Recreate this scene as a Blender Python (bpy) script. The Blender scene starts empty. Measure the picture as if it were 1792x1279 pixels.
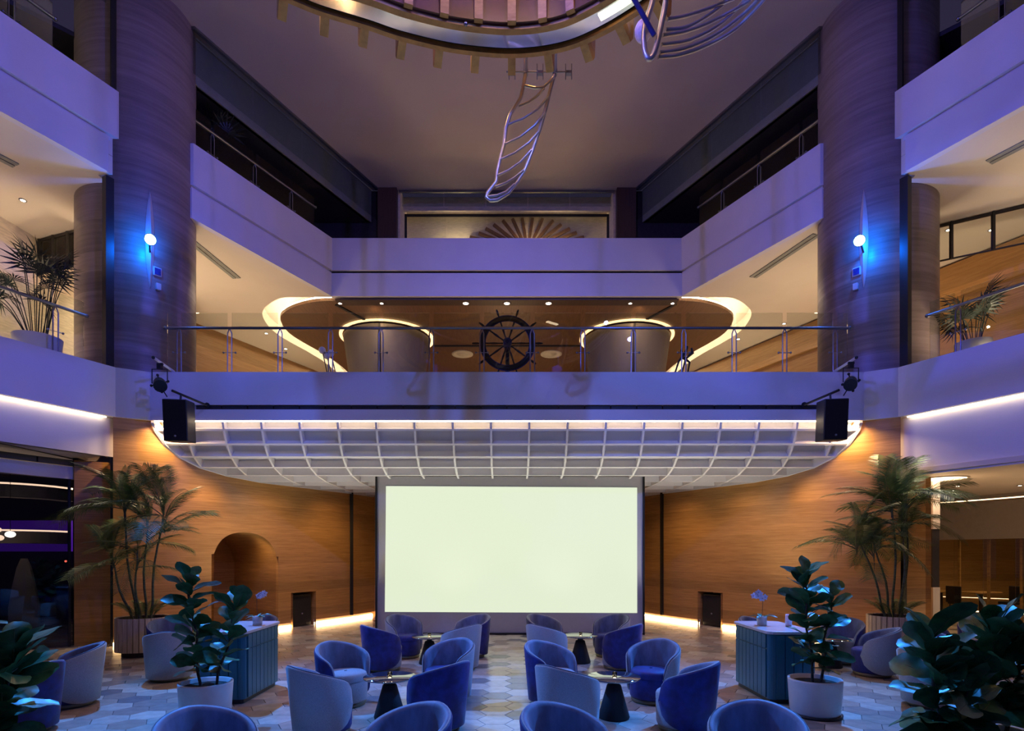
import bpy, bmesh, math, random
from mathutils import Vector, Matrix
PI = math.pi
rnd = random.Random(7)
SC = bpy.context.scene
COL = SC.collection

# ------------------------------------------------------------------ camera, world, exposure
F, CX, HY, CH = 1000.0, 887.0, 968.0, 1.95        # focal length px, principal column, horizon row, eye height
cam = bpy.data.cameras.new('camera'); camo = bpy.data.objects.new('camera', cam); COL.objects.link(camo)
camo.location = (0, 0, CH); camo.rotation_euler = (PI/2, 0, 0)
cam.sensor_width = 36; cam.lens = 36*F/1792
cam.shift_x = (896-CX)/1792; cam.shift_y = (HY-639.5)/1792
cam.clip_end = 200
SC.camera = camo
SC.view_settings.view_transform = 'Standard'; SC.view_settings.look = 'None'
SC.view_settings.gamma = 1; SC.view_settings.use_curve_mapping = False
SC.view_settings.exposure = 0.0
wd = bpy.data.worlds.new('world'); SC.world = wd; wd.use_nodes = True
wd.node_tree.nodes['Background'].inputs[0].default_value = (0.42, 0.34, 0.80, 1)
wd.node_tree.nodes['Background'].inputs[1].default_value = 0.055

def X(px, D): return (px-CX)/F*D
def Z(py, D): return CH+(HY-py)/F*D
def Wp(px, py, D): return Vector((X(px, D), D, Z(py, D)))

WARM = (1.0, 0.66, 0.36); WARM2 = (1.0, 0.76, 0.50); BLUE = (0.03, 0.24, 1.0); VIOLET = (0.14, 0.14, 1.0)
def lamp(kind, loc, power, color, aim=None, size=0.1, angle=60, blend=0.5, sy=None, name='lamp_light'):
    l = bpy.data.lights.new(name, kind); l.energy = power; l.color = color
    if kind == 'AREA':
        l.size = size
        if sy: l.shape = 'RECTANGLE'; l.size_y = sy
    else: l.shadow_soft_size = size
    if kind == 'SPOT': l.spot_size = math.radians(angle); l.spot_blend = blend
    o = bpy.data.objects.new(name, l); COL.objects.link(o); o.location = loc
    if aim is not None:
        o.rotation_euler = (Vector(aim)-Vector(loc)).to_track_quat('-Z', 'Y').to_euler()
    return o

# blue heads on the two big columns; fills added unseen behind the viewer
for s in (-1, 1):
    lamp('SPOT', (s*7.35, 11.75, 8.6), 6400, BLUE, (s*1.6, 6.0, 0), 0.12, 50, 0.9, name='column_head_light')
    lamp('SPOT', (s*7.35, 11.75, 8.6), 2200, (0.03, 0.3, 1.0), (s*5.0, 5.6, 0), 0.12, 50, 0.8, name='column_head_light')
    lamp('POINT', (s*7.66, 12.13, 8.6), 75, (0.0, 0.14, 1.0), None, 0.05, name='column_head_spill')
    lamp('SPOT', (s*6.0, -3.0, 12.4), 3600, VIOLET, (-s*4.2, 17.0, 9.9), 0.1, 44, 1.0, name='balcony_wash_light')  # added with the next two: unseen violet-blue fill for the balcony fronts
    lamp('SPOT', (s*7.0, 0.0, 12.4), 5600, (0.07, 0.09, 1.0), (-s*9.3, 8.8, 9.6), 0.1, 52, 1.0, name='balcony_wash_light')
    lamp('SPOT', (s*6.5, 1.0, 7.6), 1700, (0.07, 0.11, 1.0), (-s*9.5, 9.5, 5.2), 0.1, 50, 1.0, name='balcony_wash_light')
    lamp('SPOT', (s*2.5, -4.0, 4.2), 130, (1.0, 0.93, 0.80), (s*2.8, 13.0, 3.6), 0.08, 40, 1.0, name='stage_wash_light')  # added neutral fill from behind the viewer, for coffers and screen border
    lamp('SPOT', (s*4.5, -1.0, 12.4), 2500, (0.07, 0.17, 1.0), (s*1.5, 12.2, 5.4), 0.08, 60, 1.0, name='stage_wash_light')  # added blue fill for the second-storey balcony front
    for ux, pw in ((1.3, 170), (3.9, 220), (5.8, 170)):
        lamp('SPOT', (s*ux, 12.7 if ux < 5 else 12.3, 0.12), pw, (1.0, 0.97, 0.76), (s*ux*.96, 12.9, 4.0), 0.06, 100, 1.0, name='ceiling_uplight')  # added upward fill for the coffers, without any fixture
    lamp('SPOT', (s*5.0, -4.0, 9.0), 900, (0.04, 0.20, 1.0), (-s*0.3, 5.4, 0), 0.1, 35, 0.9, name='lounge_wash_light')  # added blue fill to brighten chair backs turned to the viewer
    for wx, wy, wz, tx, ty, tz, pw in ((6.0, 12.45, 4.0, 7.4, 12.9, 1.9, 34), (4.7, 13.2, 3.5, 6.3, 14.3, 1.4, 30), (3.9, 14.9, 3.55, 5.1, 16.0, 1.4, 24)):
        lamp('SPOT', (s*wx, wy, wz), pw*3, (1.0, 0.60, 0.28), (s*tx, ty, tz), 0.15, 105 if wx < 5.5 else 82, 1.0, name='wall_grazer')  # added warm fill for the oak walls, fittings made up
    lamp('SPOT', (s*8.35, 10.9, 4.6), 90, (1.0, 0.86, 0.62), (s*7.1, 10.9, 0.8), 0.08, 75, 0.8, name='palm_spotlight')  # added fill to brighten planter and palm
    # fills added out of sight behind the second-storey curb to light the cream ceiling
    lamp('AREA', (s*10.2, 11.4, 5.75), 75, WARM2, (s*10.6, 11.4, 9.8), 0.9, name='floor_uplight')
    lamp('AREA', (s*9.0, 15.9, 5.75), 95, WARM2, (s*9.0, 15.9, 9.8), 0.9, name='floor_uplight')
    lamp('AREA', (s*8.0, 21.5, 5.75), 70, WARM2, (s*8.4, 21.5, 9.8), 0.9, name='floor_uplight')
    lamp('SPOT', (s*9.6, 14.6, 9.7), 260, WARM2, (s*8.5, 13.9, 6.0), 0.08, 80, 0.8, name='wall_wash_light')
lamp('AREA', (0, 16.6, 5.75), 40, WARM, (0, 18.8, 9.8), 2.5, sy=0.6, name='floor_uplight')  # added fill for the wooden ceiling, hidden by the curb
lamp('AREA', (0, 23.5, 5.75), 60, WARM, (0, 22.8, 9.8), 1.5, name='floor_uplight')
# warm lights at the hanging ring; outer spots added to gild its ribs
for px, py in ((-3.0, 8.6), (-1.2, 8.95), (.6, 9.0), (2.2, 8.6)):
    lamp('SPOT', (px, py-.1, 10.25), 150, (1.0, 0.52, 0.16), (px, py-.5, 8.0), 0.05, 84, 0.8, name='ring_light')
for px in (-1.8, 0.0, 1.5):
    lamp('POINT', (px, 5.9, 10.2), 48, (1.0, 0.55, 0.22), None, 0.12, name='ring_light')

# ------------------------------------------------------------------ mesh builder
class MB:
    def __init__(s): s.v = []; s.f = []; s.m = []; s.s = []
    def face(s, pts, mi=0, sm=False):
        b = len(s.v); s.v += [tuple(p) for p in pts]; s.f.append(tuple(range(b, b+len(pts)))); s.m.append(mi); s.s.append(sm)
    def grid(s, rows, mi=0, sm=True, close=False):
        b = len(s.v); n = len(rows[0])
        for r in rows: s.v += [tuple(p) for p in r]
        for i in range(len(rows)-1):
            for j in range(n if close else n-1):
                k = (j+1) % n
                s.f.append((b+i*n+j, b+i*n+k, b+(i+1)*n+k, b+(i+1)*n+j)); s.m.append(mi); s.s.append(sm)
    def hexa(s, P, mi=0):            # 8 corners: bottom 4, top 4
        b = len(s.v); s.v += [tuple(p) for p in P]
        for q in ((3,2,1,0),(4,5,6,7),(0,1,5,4),(1,2,6,5),(2,3,7,6),(3,0,4,7)):
            s.f.append(tuple(b+i for i in q)); s.m.append(mi); s.s.append(False)
    def box(s, cx, cy, cz, sx, sy, sz, rz=0, mi=0, rx=0, ry=0):
        R = Matrix.Rotation(rz, 3, 'Z') @ Matrix.Rotation(ry, 3, 'Y') @ Matrix.Rotation(rx, 3, 'X'); P = []
        for z in (-1, 1):
            for x, y in ((-1,-1),(1,-1),(1,1),(-1,1)):
                P.append(R @ Vector((x*sx/2, y*sy/2, z*sz/2)) + Vector((cx, cy, cz)))
        s.hexa(P, mi)
    def bb(s, x0, x1, y0, y1, z0, z1, mi=0): s.box((x0+x1)/2, (y0+y1)/2, (z0+z1)/2, abs(x1-x0), abs(y1-y0), abs(z1-z0), 0, mi)
    def prism(s, poly, z0, z1, mi=0):
        n = len(poly); a = sum(poly[i][0]*poly[(i+1)%n][1]-poly[(i+1)%n][0]*poly[i][1] for i in range(n))
        if a < 0: poly = poly[::-1]
        b = len(s.v); s.v += [(x, y, z0) for x, y in poly]+[(x, y, z1) for x, y in poly]
        s.f.append(tuple(b+i for i in reversed(range(n)))); s.f.append(tuple(b+n+i for i in range(n))); s.m += [mi]*2; s.s += [False]*2
        for i in range(n):
            j = (i+1) % n; s.f.append((b+i, b+j, b+n+j, b+n+i)); s.m.append(mi); s.s.append(False)
    def strip(s, pts, t, z0, z1, mi=0, off=0.0):   # wall of thickness t to the left side of an open polyline
        A = offset(pts, off); B = offset(pts, off+t)
        for i in range(len(pts)-1):
            s.hexa([(A[i][0],A[i][1],z0),(A[i+1][0],A[i+1][1],z0),(B[i+1][0],B[i+1][1],z0),(B[i][0],B[i][1],z0),
                    (A[i][0],A[i][1],z1),(A[i+1][0],A[i+1][1],z1),(B[i+1][0],B[i+1][1],z1),(B[i][0],B[i][1],z1)], mi)
    def tube(s, pts, r, n=8, mi=0, cap=True, close=False):
        pts = [Vector(p) for p in pts]; rr = r if isinstance(r, (list, tuple)) else [r]*len(pts)
        rows = []; up = None; N = len(pts)
        for i, p in enumerate(pts):
            if close: t = pts[(i+1) % N]-pts[i-1]
            else: t = pts[min(i+1, N-1)]-pts[max(i-1, 0)]
            if t.length < 1e-9: t = Vector((0, 0, 1))
            t.normalize()
            if up is None: up = Vector((0,0,1)) if abs(t.z) < .9 else Vector((1,0,0))
            a = up-t*up.dot(t)
            if a.length < 1e-6: a = t.orthogonal()
            a.normalize(); up = a; b = t.cross(a)
            rows.append([p+(a*math.cos(2*PI*k/n)+b*math.sin(2*PI*k/n))*rr[i] for k in range(n)])
        if close: rows.append(rows[0])
        s.grid([r_[::-1] for r_ in rows], mi, True, True)
        if cap and not close: s.face(rows[0], mi); s.face(rows[-1][::-1], mi)
    def lathe(s, prof, n=24, c=(0,0,0), mi=0, sm=True):
        rows = [[(c[0]+r*math.cos(2*PI*k/n), c[1]+r*math.sin(2*PI*k/n), c[2]+z) for k in range(n)] for r, z in prof]
        s.grid(rows, mi, sm, True)
    def cyl(s, c, r, z0, z1, n=20, mi=0):
        s.lathe([(r, z0), (r, z1)], n, (c[0], c[1], 0), mi)
        s.face([(c[0]+r*math.cos(2*PI*k/n), c[1]+r*math.sin(2*PI*k/n), z1) for k in range(n)], mi)
        s.face([(c[0]+r*math.cos(-2*PI*k/n), c[1]+r*math.sin(-2*PI*k/n), z0) for k in range(n)], mi)
    def ball(s, c, r, n=10, mi=0, sz=1.0):
        s.lathe([(max(1e-4, r*math.sin(PI*i/(n//2+2))), -r*sz*math.cos(PI*i/(n//2+2))) for i in range(n//2+3)], n, c, mi)
    def build(s, name, mats, parent=None, bevel=0, mesh_only=False):
        me = bpy.data.meshes.new(name)
        vs = s.v
        if parent is not None and not mesh_only:
            o0 = base_of(parent); vs = [(x-o0[0], y-o0[1], z-o0[2]) for x, y, z in vs]
        me.from_pydata(vs, [], s.f)
        for m in (mats if isinstance(mats, (list, tuple)) else [mats]): me.materials.append(m)
        me.polygons.foreach_set('material_index', s.m); me.polygons.foreach_set('use_smooth', s.s); me.update()
        if mesh_only: return me
        o = bpy.data.objects.new(name, me); COL.objects.link(o)
        if parent is not None: o.parent = parent
        if bevel:
            b = o.modifiers.new('bevel', 'BEVEL'); b.width = bevel; b.segments = 2; b.limit_method = 'ANGLE'; b.angle_limit = 0.7
        return o
def base_of(p):
    v = Vector((0, 0, 0))
    while p is not None: v = v+p.location; p = p.parent
    return v
def offset(pts, d):
    if d == 0: return [tuple(p) for p in pts]
    out = []; n = len(pts)
    def nrm(a, b):
        dx, dy = b[0]-a[0], b[1]-a[1]; l = math.hypot(dx, dy) or 1; return (-dy/l, dx/l)
    for i in range(n):
        ns = []
        if i > 0 and tuple(pts[i-1]) != tuple(pts[i]): ns.append(nrm(pts[i-1], pts[i]))
        if i < n-1 and tuple(pts[i+1]) != tuple(pts[i]): ns.append(nrm(pts[i], pts[i+1]))
        mx = sum(a[0] for a in ns)/len(ns); my = sum(a[1] for a in ns)/len(ns); l2 = max(.15, mx*mx+my*my)
        out.append((pts[i][0]+mx*d/l2, pts[i][1]+my*d/l2))
    return out
def tag(o, label=None, cat=None, group=None, kind=None):
    if label: o['label'] = label
    if cat: o['category'] = cat
    if group: o['group'] = group
    if kind: o['kind'] = kind
    return o
def thing(name, loc, label, cat, group=None, rz=0, kind=None):
    o = bpy.data.objects.new(name, None); COL.objects.link(o); o.location = loc; o.rotation_euler = (0, 0, rz)
    o.empty_display_size = 0.2
    return tag(o, label, cat, group, kind)
def struct(name, mb, mats, label, cat='structure', bevel=0):
    return tag(mb.build(name, mats, None, bevel), label, cat, None, 'structure')
def copy_tree(o, parent=None):
    c = o.copy(); COL.objects.link(c); c.parent = parent
    for ch in list(KIDS.get(o.name, o.children)): copy_tree(ch, c)
    return c
KIDS = {}

# ------------------------------------------------------------------ materials
def mat(name, color, rough=0.5, metal=0.0, emit=None, es=1.0, noise=0.0, nscale=8, sheen=0, spec=None, coat=0, bump=0, stretch=None, color2=None):
    m = bpy.data.materials.new(name); m.use_nodes = True; nt = m.node_tree; b = nt.nodes['Principled BSDF']
    b.inputs['Base Color'].default_value = (*color, 1); b.inputs['Roughness'].default_value = rough; b.inputs['Metallic'].default_value = metal
    if spec is not None: b.inputs['Specular IOR Level'].default_value = spec
    if sheen: b.inputs['Sheen Weight'].default_value = sheen; b.inputs['Sheen Roughness'].default_value = 0.4
    if coat: b.inputs['Coat Weight'].default_value = coat; b.inputs['Coat Roughness'].default_value = 0.1
    if emit: b.inputs['Emission Color'].default_value = (*emit, 1); b.inputs['Emission Strength'].default_value = es
    tc = nt.nodes.new('ShaderNodeTexCoord'); mp = nt.nodes.new('ShaderNodeMapping'); nz = nt.nodes.new('ShaderNodeTexNoise')
    nt.links.new(tc.outputs['Object'], mp.inputs[0]); nt.links.new(mp.outputs[0], nz.inputs['Vector'])
    if stretch: mp.inputs['Scale'].default_value = stretch
    nz.inputs['Scale'].default_value = nscale; nz.inputs['Detail'].default_value = 5
    rp = nt.nodes.new('ShaderNodeValToRGB'); k = noise if noise else 0.04
    c2 = color2 or tuple(min(1, c*(1+k)) for c in color); c1 = tuple(c*(1-k) for c in color)
    rp.color_ramp.elements[0].position = .35; rp.color_ramp.elements[1].position = .65
    rp.color_ramp.elements[0].color = (*c1, 1); rp.color_ramp.elements[1].color = (*c2, 1)
    nt.links.new(nz.outputs['Fac'], rp.inputs[0]); nt.links.new(rp.outputs[0], b.inputs['Base Color'])
    if bump:
        bp = nt.nodes.new('ShaderNodeBump'); bp.inputs['Strength'].default_value = bump; bp.inputs['Distance'].default_value = 0.01
        nt.links.new(nz.outputs['Fac'], bp.inputs['Height']); nt.links.new(bp.outputs[0], b.inputs['Normal'])
    return m
def wood(name, c1, c2, board=0.0, stretch=(1.2, 1.2, 26), rough=0.45, contrast=0.5, coords='Object'):
    m = bpy.data.materials.new(name); m.use_nodes = True; nt = m.node_tree; b = nt.nodes['Principled BSDF']
    L = nt.links.new; N = nt.nodes.new
    tc = N('ShaderNodeTexCoord'); mp = N('ShaderNodeMapping'); mp.inputs['Scale'].default_value = stretch
    nz = N('ShaderNodeTexNoise'); nz.inputs['Scale'].default_value = 1.6; nz.inputs['Detail'].default_value = 7; nz.inputs['Roughness'].default_value = .62; nz.inputs['Distortion'].default_value = .25
    L(tc.outputs[coords], mp.inputs[0]); L(mp.outputs[0], nz.inputs['Vector'])
    rp = N('ShaderNodeValToRGB'); rp.color_ramp.elements[0].position = .5-contrast*.4; rp.color_ramp.elements[1].position = .5+contrast*.4
    rp.color_ramp.elements[0].color = (*c1, 1); rp.color_ramp.elements[1].color = (*c2, 1); L(nz.outputs['Fac'], rp.inputs[0])
    out = rp.outputs[0]
    if board:
        sp = N('ShaderNodeSeparateXYZ'); L(tc.outputs['Object'], sp.inputs[0])
        dv = N('ShaderNodeMath'); dv.operation = 'DIVIDE'; dv.inputs[1].default_value = board; L(sp.outputs['Z'], dv.inputs[0])
        fl = N('ShaderNodeMath'); fl.operation = 'FLOOR'; L(dv.outputs[0], fl.inputs[0])
        wn = N('ShaderNodeTexWhiteNoise'); wn.noise_dimensions = '1D'; L(fl.outputs[0], wn.inputs['W'])
        mr = N('ShaderNodeMapRange'); mr.inputs['To Min'].default_value = .82; mr.inputs['To Max'].default_value = 1.14; L(wn.outputs['Value'], mr.inputs['Value'])
        mx = N('ShaderNodeVectorMath'); mx.operation = 'SCALE'; L(out, mx.inputs[0]); L(mr.outputs[0], mx.inputs['Scale']); out = mx.outputs[0]
    L(out, b.inputs['Base Color']); b.inputs['Roughness'].default_value = rough
    bp = N('ShaderNodeBump'); bp.inputs['Strength'].default_value = .08; L(nz.outputs['Fac'], bp.inputs['Height']); L(bp.outputs[0], b.inputs['Normal'])
    return m
def glass(name, tint=(0.9, 0.94, 0.93), rough=0.0, refl=1.0, ior=1.45):
    m = bpy.data.materials.new(name); m.use_nodes = True; nt = m.node_tree; nt.nodes.clear(); N = nt.nodes.new; L = nt.links.new
    o = N('ShaderNodeOutputMaterial'); mx = N('ShaderNodeMixShader'); t = N('ShaderNodeBsdfTransparent'); g = N('ShaderNodeBsdfGlossy'); fr = N('ShaderNodeFresnel')
    t.inputs[0].default_value = (*tint, 1); g.inputs['Roughness'].default_value = rough; g.inputs[0].default_value = (refl, refl, refl, 1); fr.inputs[0].default_value = ior
    L(fr.outputs[0], mx.inputs[0]); L(t.outputs[0], mx.inputs[1]); L(g.outputs[0], mx.inputs[2]); L(mx.outputs[0], o.inputs[0])
    return m
M = {}
M['white'] = mat('white_paint', (.72, .69, .71), .55, noise=.02, nscale=1.5)
M['ceil'] = mat('matt_ceiling_paint', (.50, .42, .39), .8, noise=.03, nscale=.7)
M['cream'] = mat('cream_ceiling_paint', (.74, .66, .56), .7, noise=.02, nscale=1)
M['creamwall'] = mat('cream_plaster', (.74, .64, .48), .8, noise=.12, nscale=5, stretch=(1, 1, 6))
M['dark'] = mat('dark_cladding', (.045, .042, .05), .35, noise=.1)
M['greyb'] = mat('grey_bulkhead', (.27, .28, .26), .6, noise=.05)
M['blk'] = mat('black_metal', (.012, .012, .014), .45)
M['matt'] = mat('matt_black', (.012, .012, .013), .7)
M['black_gl'] = mat('black_gloss', (.01, .01, .012), .06, coat=.5)
M['tabletop'] = mat('dark_mirror_glass', (.42, .43, .40), .03, .92)
M['wallwood'] = wood('oak_wall', (.34, .165, .045), (.52, .28, .095), .24, (1.0, 1.0, 22))
M['colwood'] = wood('pale_banded_veneer', (.19, .14, .13), (.35, .265, .235), .42, (.35, .35, 7), .4, .6)
M['ceilwood'] = wood('walnut_ceiling', (.13, .065, .032), (.22, .115, .055), 0, (18, 1.0, 1.0), .4)
M['darkwood'] = wood('dark_slats', (.05, .028, .018), (.09, .05, .03), 0, (30, 1, 1), .5)
M['hullwood'] = wood('hull_timber', (.30, .14, .035), (.52, .28, .08), 0, (3, 3, 9), .45)
M['hullbrown'] = mat('brown_hull_board', (.10, .035, .03), .35, noise=.1)
M['slatwood'] = wood('pale_pine_slats', (.55, .43, .26), (.80, .66, .44), 0, (20, 20, 2), .6)
M['steel'] = mat('brushed_steel', (.30, .30, .32), .28, 1.0, noise=.05)
M['blade'] = mat('pale_blade_metal', (.62, .60, .62), .5, .2)
M['pipe'] = mat('satin_pipe', (.60, .57, .50), .33, .75, noise=.05)
M['bronze'] = mat('bronze_cladding', (.17, .14, .12), .5, .0, noise=.08, nscale=2, stretch=(1, 1, .3))
M['glass'] = glass('clear_glass', (.90, .93, .91)); M['smoke'] = glass('smoked_glass', (.80, .84, .81), ior=1.12); M['nightglass'] = glass('dark_glass', (.50, .50, .56))
M['led'] = mat('warm_led', (1, .9, .75), .5, emit=(1.0, .78, .52), es=9)
M['ledl'] = mat('warm_led_soft', (1, .9, .75), .5, emit=(1.0, .70, .40), es=4.0)
M['ledside'] = mat('warm_led_side', (1, .9, .75), .5, emit=(1.0, .80, .58), es=10.0)
M['ledcove'] = mat('cove_led', (1, .9, .75), .5, emit=(1.0, .80, .54), es=36.0)
M['skirt'] = mat('skirting_led', (1, .9, .75), .5, emit=(1.0, .64, .30), es=22.0)
M['drumglow'] = mat('drum_head_glow', (1, .8, .6), .5, emit=(1.0, .62, .30), es=2.2)
M['down'] = mat('downlight_lens', (1, 1, 1), .5, emit=(1.0, .85, .62), es=14)
M['headlens'] = mat('blue_white_lens', (1, 1, 1), .5, emit=(.45, .85, 1.0), es=30)
M['screen'] = mat('lit_picture', (.05, .05, .05), .6, emit=(.765, .845, .625), es=1.0)
M['scrcloth'] = mat('screen_cloth', (.46, .44, .46), .8, noise=.02)
M['pale'] = mat('pale_grey_boucle', (.36, .38, .40), .85, noise=.15, nscale=120, sheen=.3, bump=.15)
M['inner'] = mat('slate_velvet', (.13, .17, .27), .6, noise=.3, nscale=9, sheen=.5, stretch=(1, 1, .4))
M['royal'] = mat('royal_blue_velvet', (.012, .020, .17), .6, noise=.3, nscale=10, sheen=.12)
M['piping'] = mat('dark_piping', (.02, .03, .06), .5)
M['brass'] = mat('dull_brass', (.22, .19, .12), .45, .8)
M['teal'] = mat('teal_lacquer', (.022, .14, .20), .35, noise=.06, nscale=2)
M['stone'] = mat('pale_stone_top', (.62, .58, .60), .18, noise=.08, nscale=4)
M['lacq'] = mat('lacquered_band', (.85, .85, .80), .10, 1.0)
M['pot'] = mat('white_glazed_pot', (.62, .60, .60), .3, noise=.03)
M['soil'] = mat('soil', (.03, .02, .012), .95, noise=.4, nscale=40, bump=.6)
M['leaf'] = mat('fiddle_leaf_green', (.03, .12, .038), .42, noise=.35, nscale=9, spec=.45, color2=(.05, .18, .06))
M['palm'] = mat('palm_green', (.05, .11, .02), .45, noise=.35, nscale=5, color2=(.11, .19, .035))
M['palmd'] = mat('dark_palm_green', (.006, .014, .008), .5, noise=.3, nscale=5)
M['stem'] = mat('green_cane', (.12, .13, .05), .5, noise=.3, nscale=12, stretch=(1, 1, 3))
M['trunk'] = mat('grey_bark', (.07, .05, .035), .85, noise=.3, nscale=30, bump=.4)
M['petal'] = mat('lilac_petal', (.88, .76, .88), .5, noise=.12, nscale=30)
M['flame'] = mat('candle_flame', (1, .8, .5), .5, emit=(1.0, .72, .38), es=9)
M['purple'] = mat('purple_glow_panel', (.1, .02, .3), .5, emit=(.13, .02, .55), es=.35)
M['redled'] = mat('red_indicator', (1, .1, .1), .5, emit=(1, .15, .08), es=4)
TC = [(.52, .46, .38), (.60, .54, .44), (.32, .27, .23), (.20, .195, .195), (.42, .33, .26)]
TM = [mat('stone_tile_%s' % n, c, .24, noise=.10, nscale=7, color2=tuple(min(1, k*1.12) for k in c)) for n, c in zip(('cream', 'ivory', 'taupe', 'grey', 'sand'), TC)]
M['grout'] = mat('grout', (.10, .09, .085), .8)

# ------------------------------------------------------------------ plan of the hall
def sx(D): return 14.1-.5*D                                    # atrium side plane
WALL = [(8.2, 11.9), (7.35, 12.5), (6.6, 13.3), (5.85, 14.4), (5.1, 15.7), (4.5, 16.8), (4.1, 17.7)]
def catmull(P, n):
    Q = [(2*P[0][0]-P[1][0], 2*P[0][1]-P[1][1])]+P+[(2*P[-1][0]-P[-2][0], 2*P[-1][1]-P[-2][1])]; out = []
    for i in range(1, len(Q)-2):
        for k in range(n):
            t = k/n; r = []
            for c in (0, 1):
                a, b_, c_, d = (Q[i+j][c] for j in (-1, 0, 1, 2))
                r.append(.5*((2*b_)+(c_-a)*t+(2*a-5*b_+4*c_-d)*t*t+(-a+3*b_-3*c_+d)*t**3))
            out.append(tuple(r))
    out.append(P[-1]); return out
WL = catmull(WALL, 10)
def xw(D):
    for a, b in zip(WL, WL[1:]):
        if a[1] <= D <= b[1]: return a[0]+(b[0]-a[0])*(D-a[1])/(b[1]-a[1])
    return WL[0][0] if D < WL[0][1] else WL[-1][0]

# ---- floor with hexagonal stone tiles
mb = MB(); mb.bb(-24, 24, -6, 30, -.30, -.014); floor = struct('floor', mb, M['grout'], 'hexagonal pale stone tile floor of the hall', 'floor')
R = .215; hexmesh = []
def hexa_pts(cx, cy, r, z): return [(cx+r*math.cos(PI/3*k), cy+r*math.sin(PI/3*k), z) for k in range(6)]
def add_hex(mb, cx, cy, mi, r=R-.0035):
    b = hexa_pts(cx, cy, r, -.014); m_ = hexa_pts(cx, cy, r, -.002); t = hexa_pts(cx, cy, r-.003, 0)
    mb.face(t, mi)
    for A, B in ((b, m_), (m_, t)):
        for k in range(6): mb.face([A[k], A[(k+1) % 6], B[(k+1) % 6], B[k]], mi)
for i in range(5):
    q = MB(); add_hex(q, 0, 0, 0); hexmesh.append(q.build('tile', TM[i], None, 0, True))
cells = []
for i in range(-46, 47):
    for j in range(4, 52):
        x = -.135+i*1.5*R; y = (j+(.5 if i % 2 else 0))*math.sqrt(3)*R
        if abs(x) > .93*y+.3 or y < 4.6 or y > 17.8: continue
        if abs(x) < 8.2 and y > 11.9 and abs(x) > xw(y)+.25 and not (-8.2 < x < -5.5 and y < 15.6): continue
        if x < -11.5 and y < 12: continue
        cells.append((y, x))
cells.sort()
near = [c for c in cells if abs(c[1]) < .92*c[0]][:300]; nset = set(near)
def tcol(x, y):
    r = rnd.random()
    if abs(x) < 1.0: return 0 if r < .28 else 1 if r < .62 else 2 if r < .72 else 3 if r < .92 else 4
    return 0 if r < .3 else 1 if r < .42 else 2 if r < .66 else 3 if r < .72 else 4
far = MB()
for y, x in cells:
    k = tcol(x, y)
    if (y, x) in nset:
        o = bpy.data.objects.new('tile', hexmesh[k]); COL.objects.link(o); o.parent = floor; o.location = (x, y, 0)
    else: add_hex(far, x, y, k)
o = far.build('tile_field', TM, floor); o['kind'] = 'stuff'

# ---- ceilings and slabs
mb = MB(); mb.prism([(-sx(-6)-.3, -6), (sx(-6)+.3, -6), (sx(19.6)+.3, 19.62), (-sx(19.6)-.3, 19.62)], 14.4, 14.6)
struct('ceiling', mb, M['ceil'], 'high matt mauve-brown atrium ceiling', 'ceiling')
FP = [(-sx(1), 1), (-8.15, 11.9), (-7.62, 12.2), (7.62, 12.2), (8.15, 11.9), (sx(1), 1)]
mb = MB()
mb.prism([(-8, 12.34), (8, 12.34), (20, 12.34), (20, 27), (-20, 27), (-20, 12.34)], 5.15, 5.5)
for s in (-1, 1):
    mb.prism([(s*(sx(1)+.15), 1), (s*(sx(11.9)+.12), 11.9), (s*7.9, 12.34), (s*20, 12.34), (s*20, 1)], 5.15, 5.5)
struct('floor_upper', mb, M['cream'], 'second-storey floor slab behind the white balcony front', 'floor')
# second storey balcony front
mb = MB()
mb.strip([FP[0], FP[1], FP[2]], .16, 4.79, 5.82); mb.strip([FP[3], FP[4], FP[5]], .16, 4.79, 5.82)
xs = 6.67
mb.bb(-7.62, 7.62, 12.2, 12.36, 5.12, 5.82); mb.bb(-7.62, 7.62, 12.2, 12.36, 4.79, 5.02)
for s in (-1, 1): mb.bb(s*7.62, s*xs, 12.2, 12.36, 5.02, 5.12)
struct('trim_1', mb, M['white'], 'white second-storey balcony front wrapping the hall above the screen', 'balcony front')
g = thing('air_grille', (0, 12.28, 5.02), 'long dark slot air grille across the white balcony front above the coffered ceiling', 'air grille')
mb = MB(); mb.bb(-xs, xs, 12.30, 12.35, 5.02, 5.12); mb.build('backing', M['dark'], g)
for k in range(24):
    q = MB(); x0 = -xs+k*2*xs/24; q.bb(x0+.015, x0+2*xs/24-.015, 12.245, 12.26, 5.025, 5.066); q.bb(x0+.015, x0+2*xs/24-.015, 12.245, 12.26, 5.075, 5.115); q.build('slat', M['dark'], g)

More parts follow.
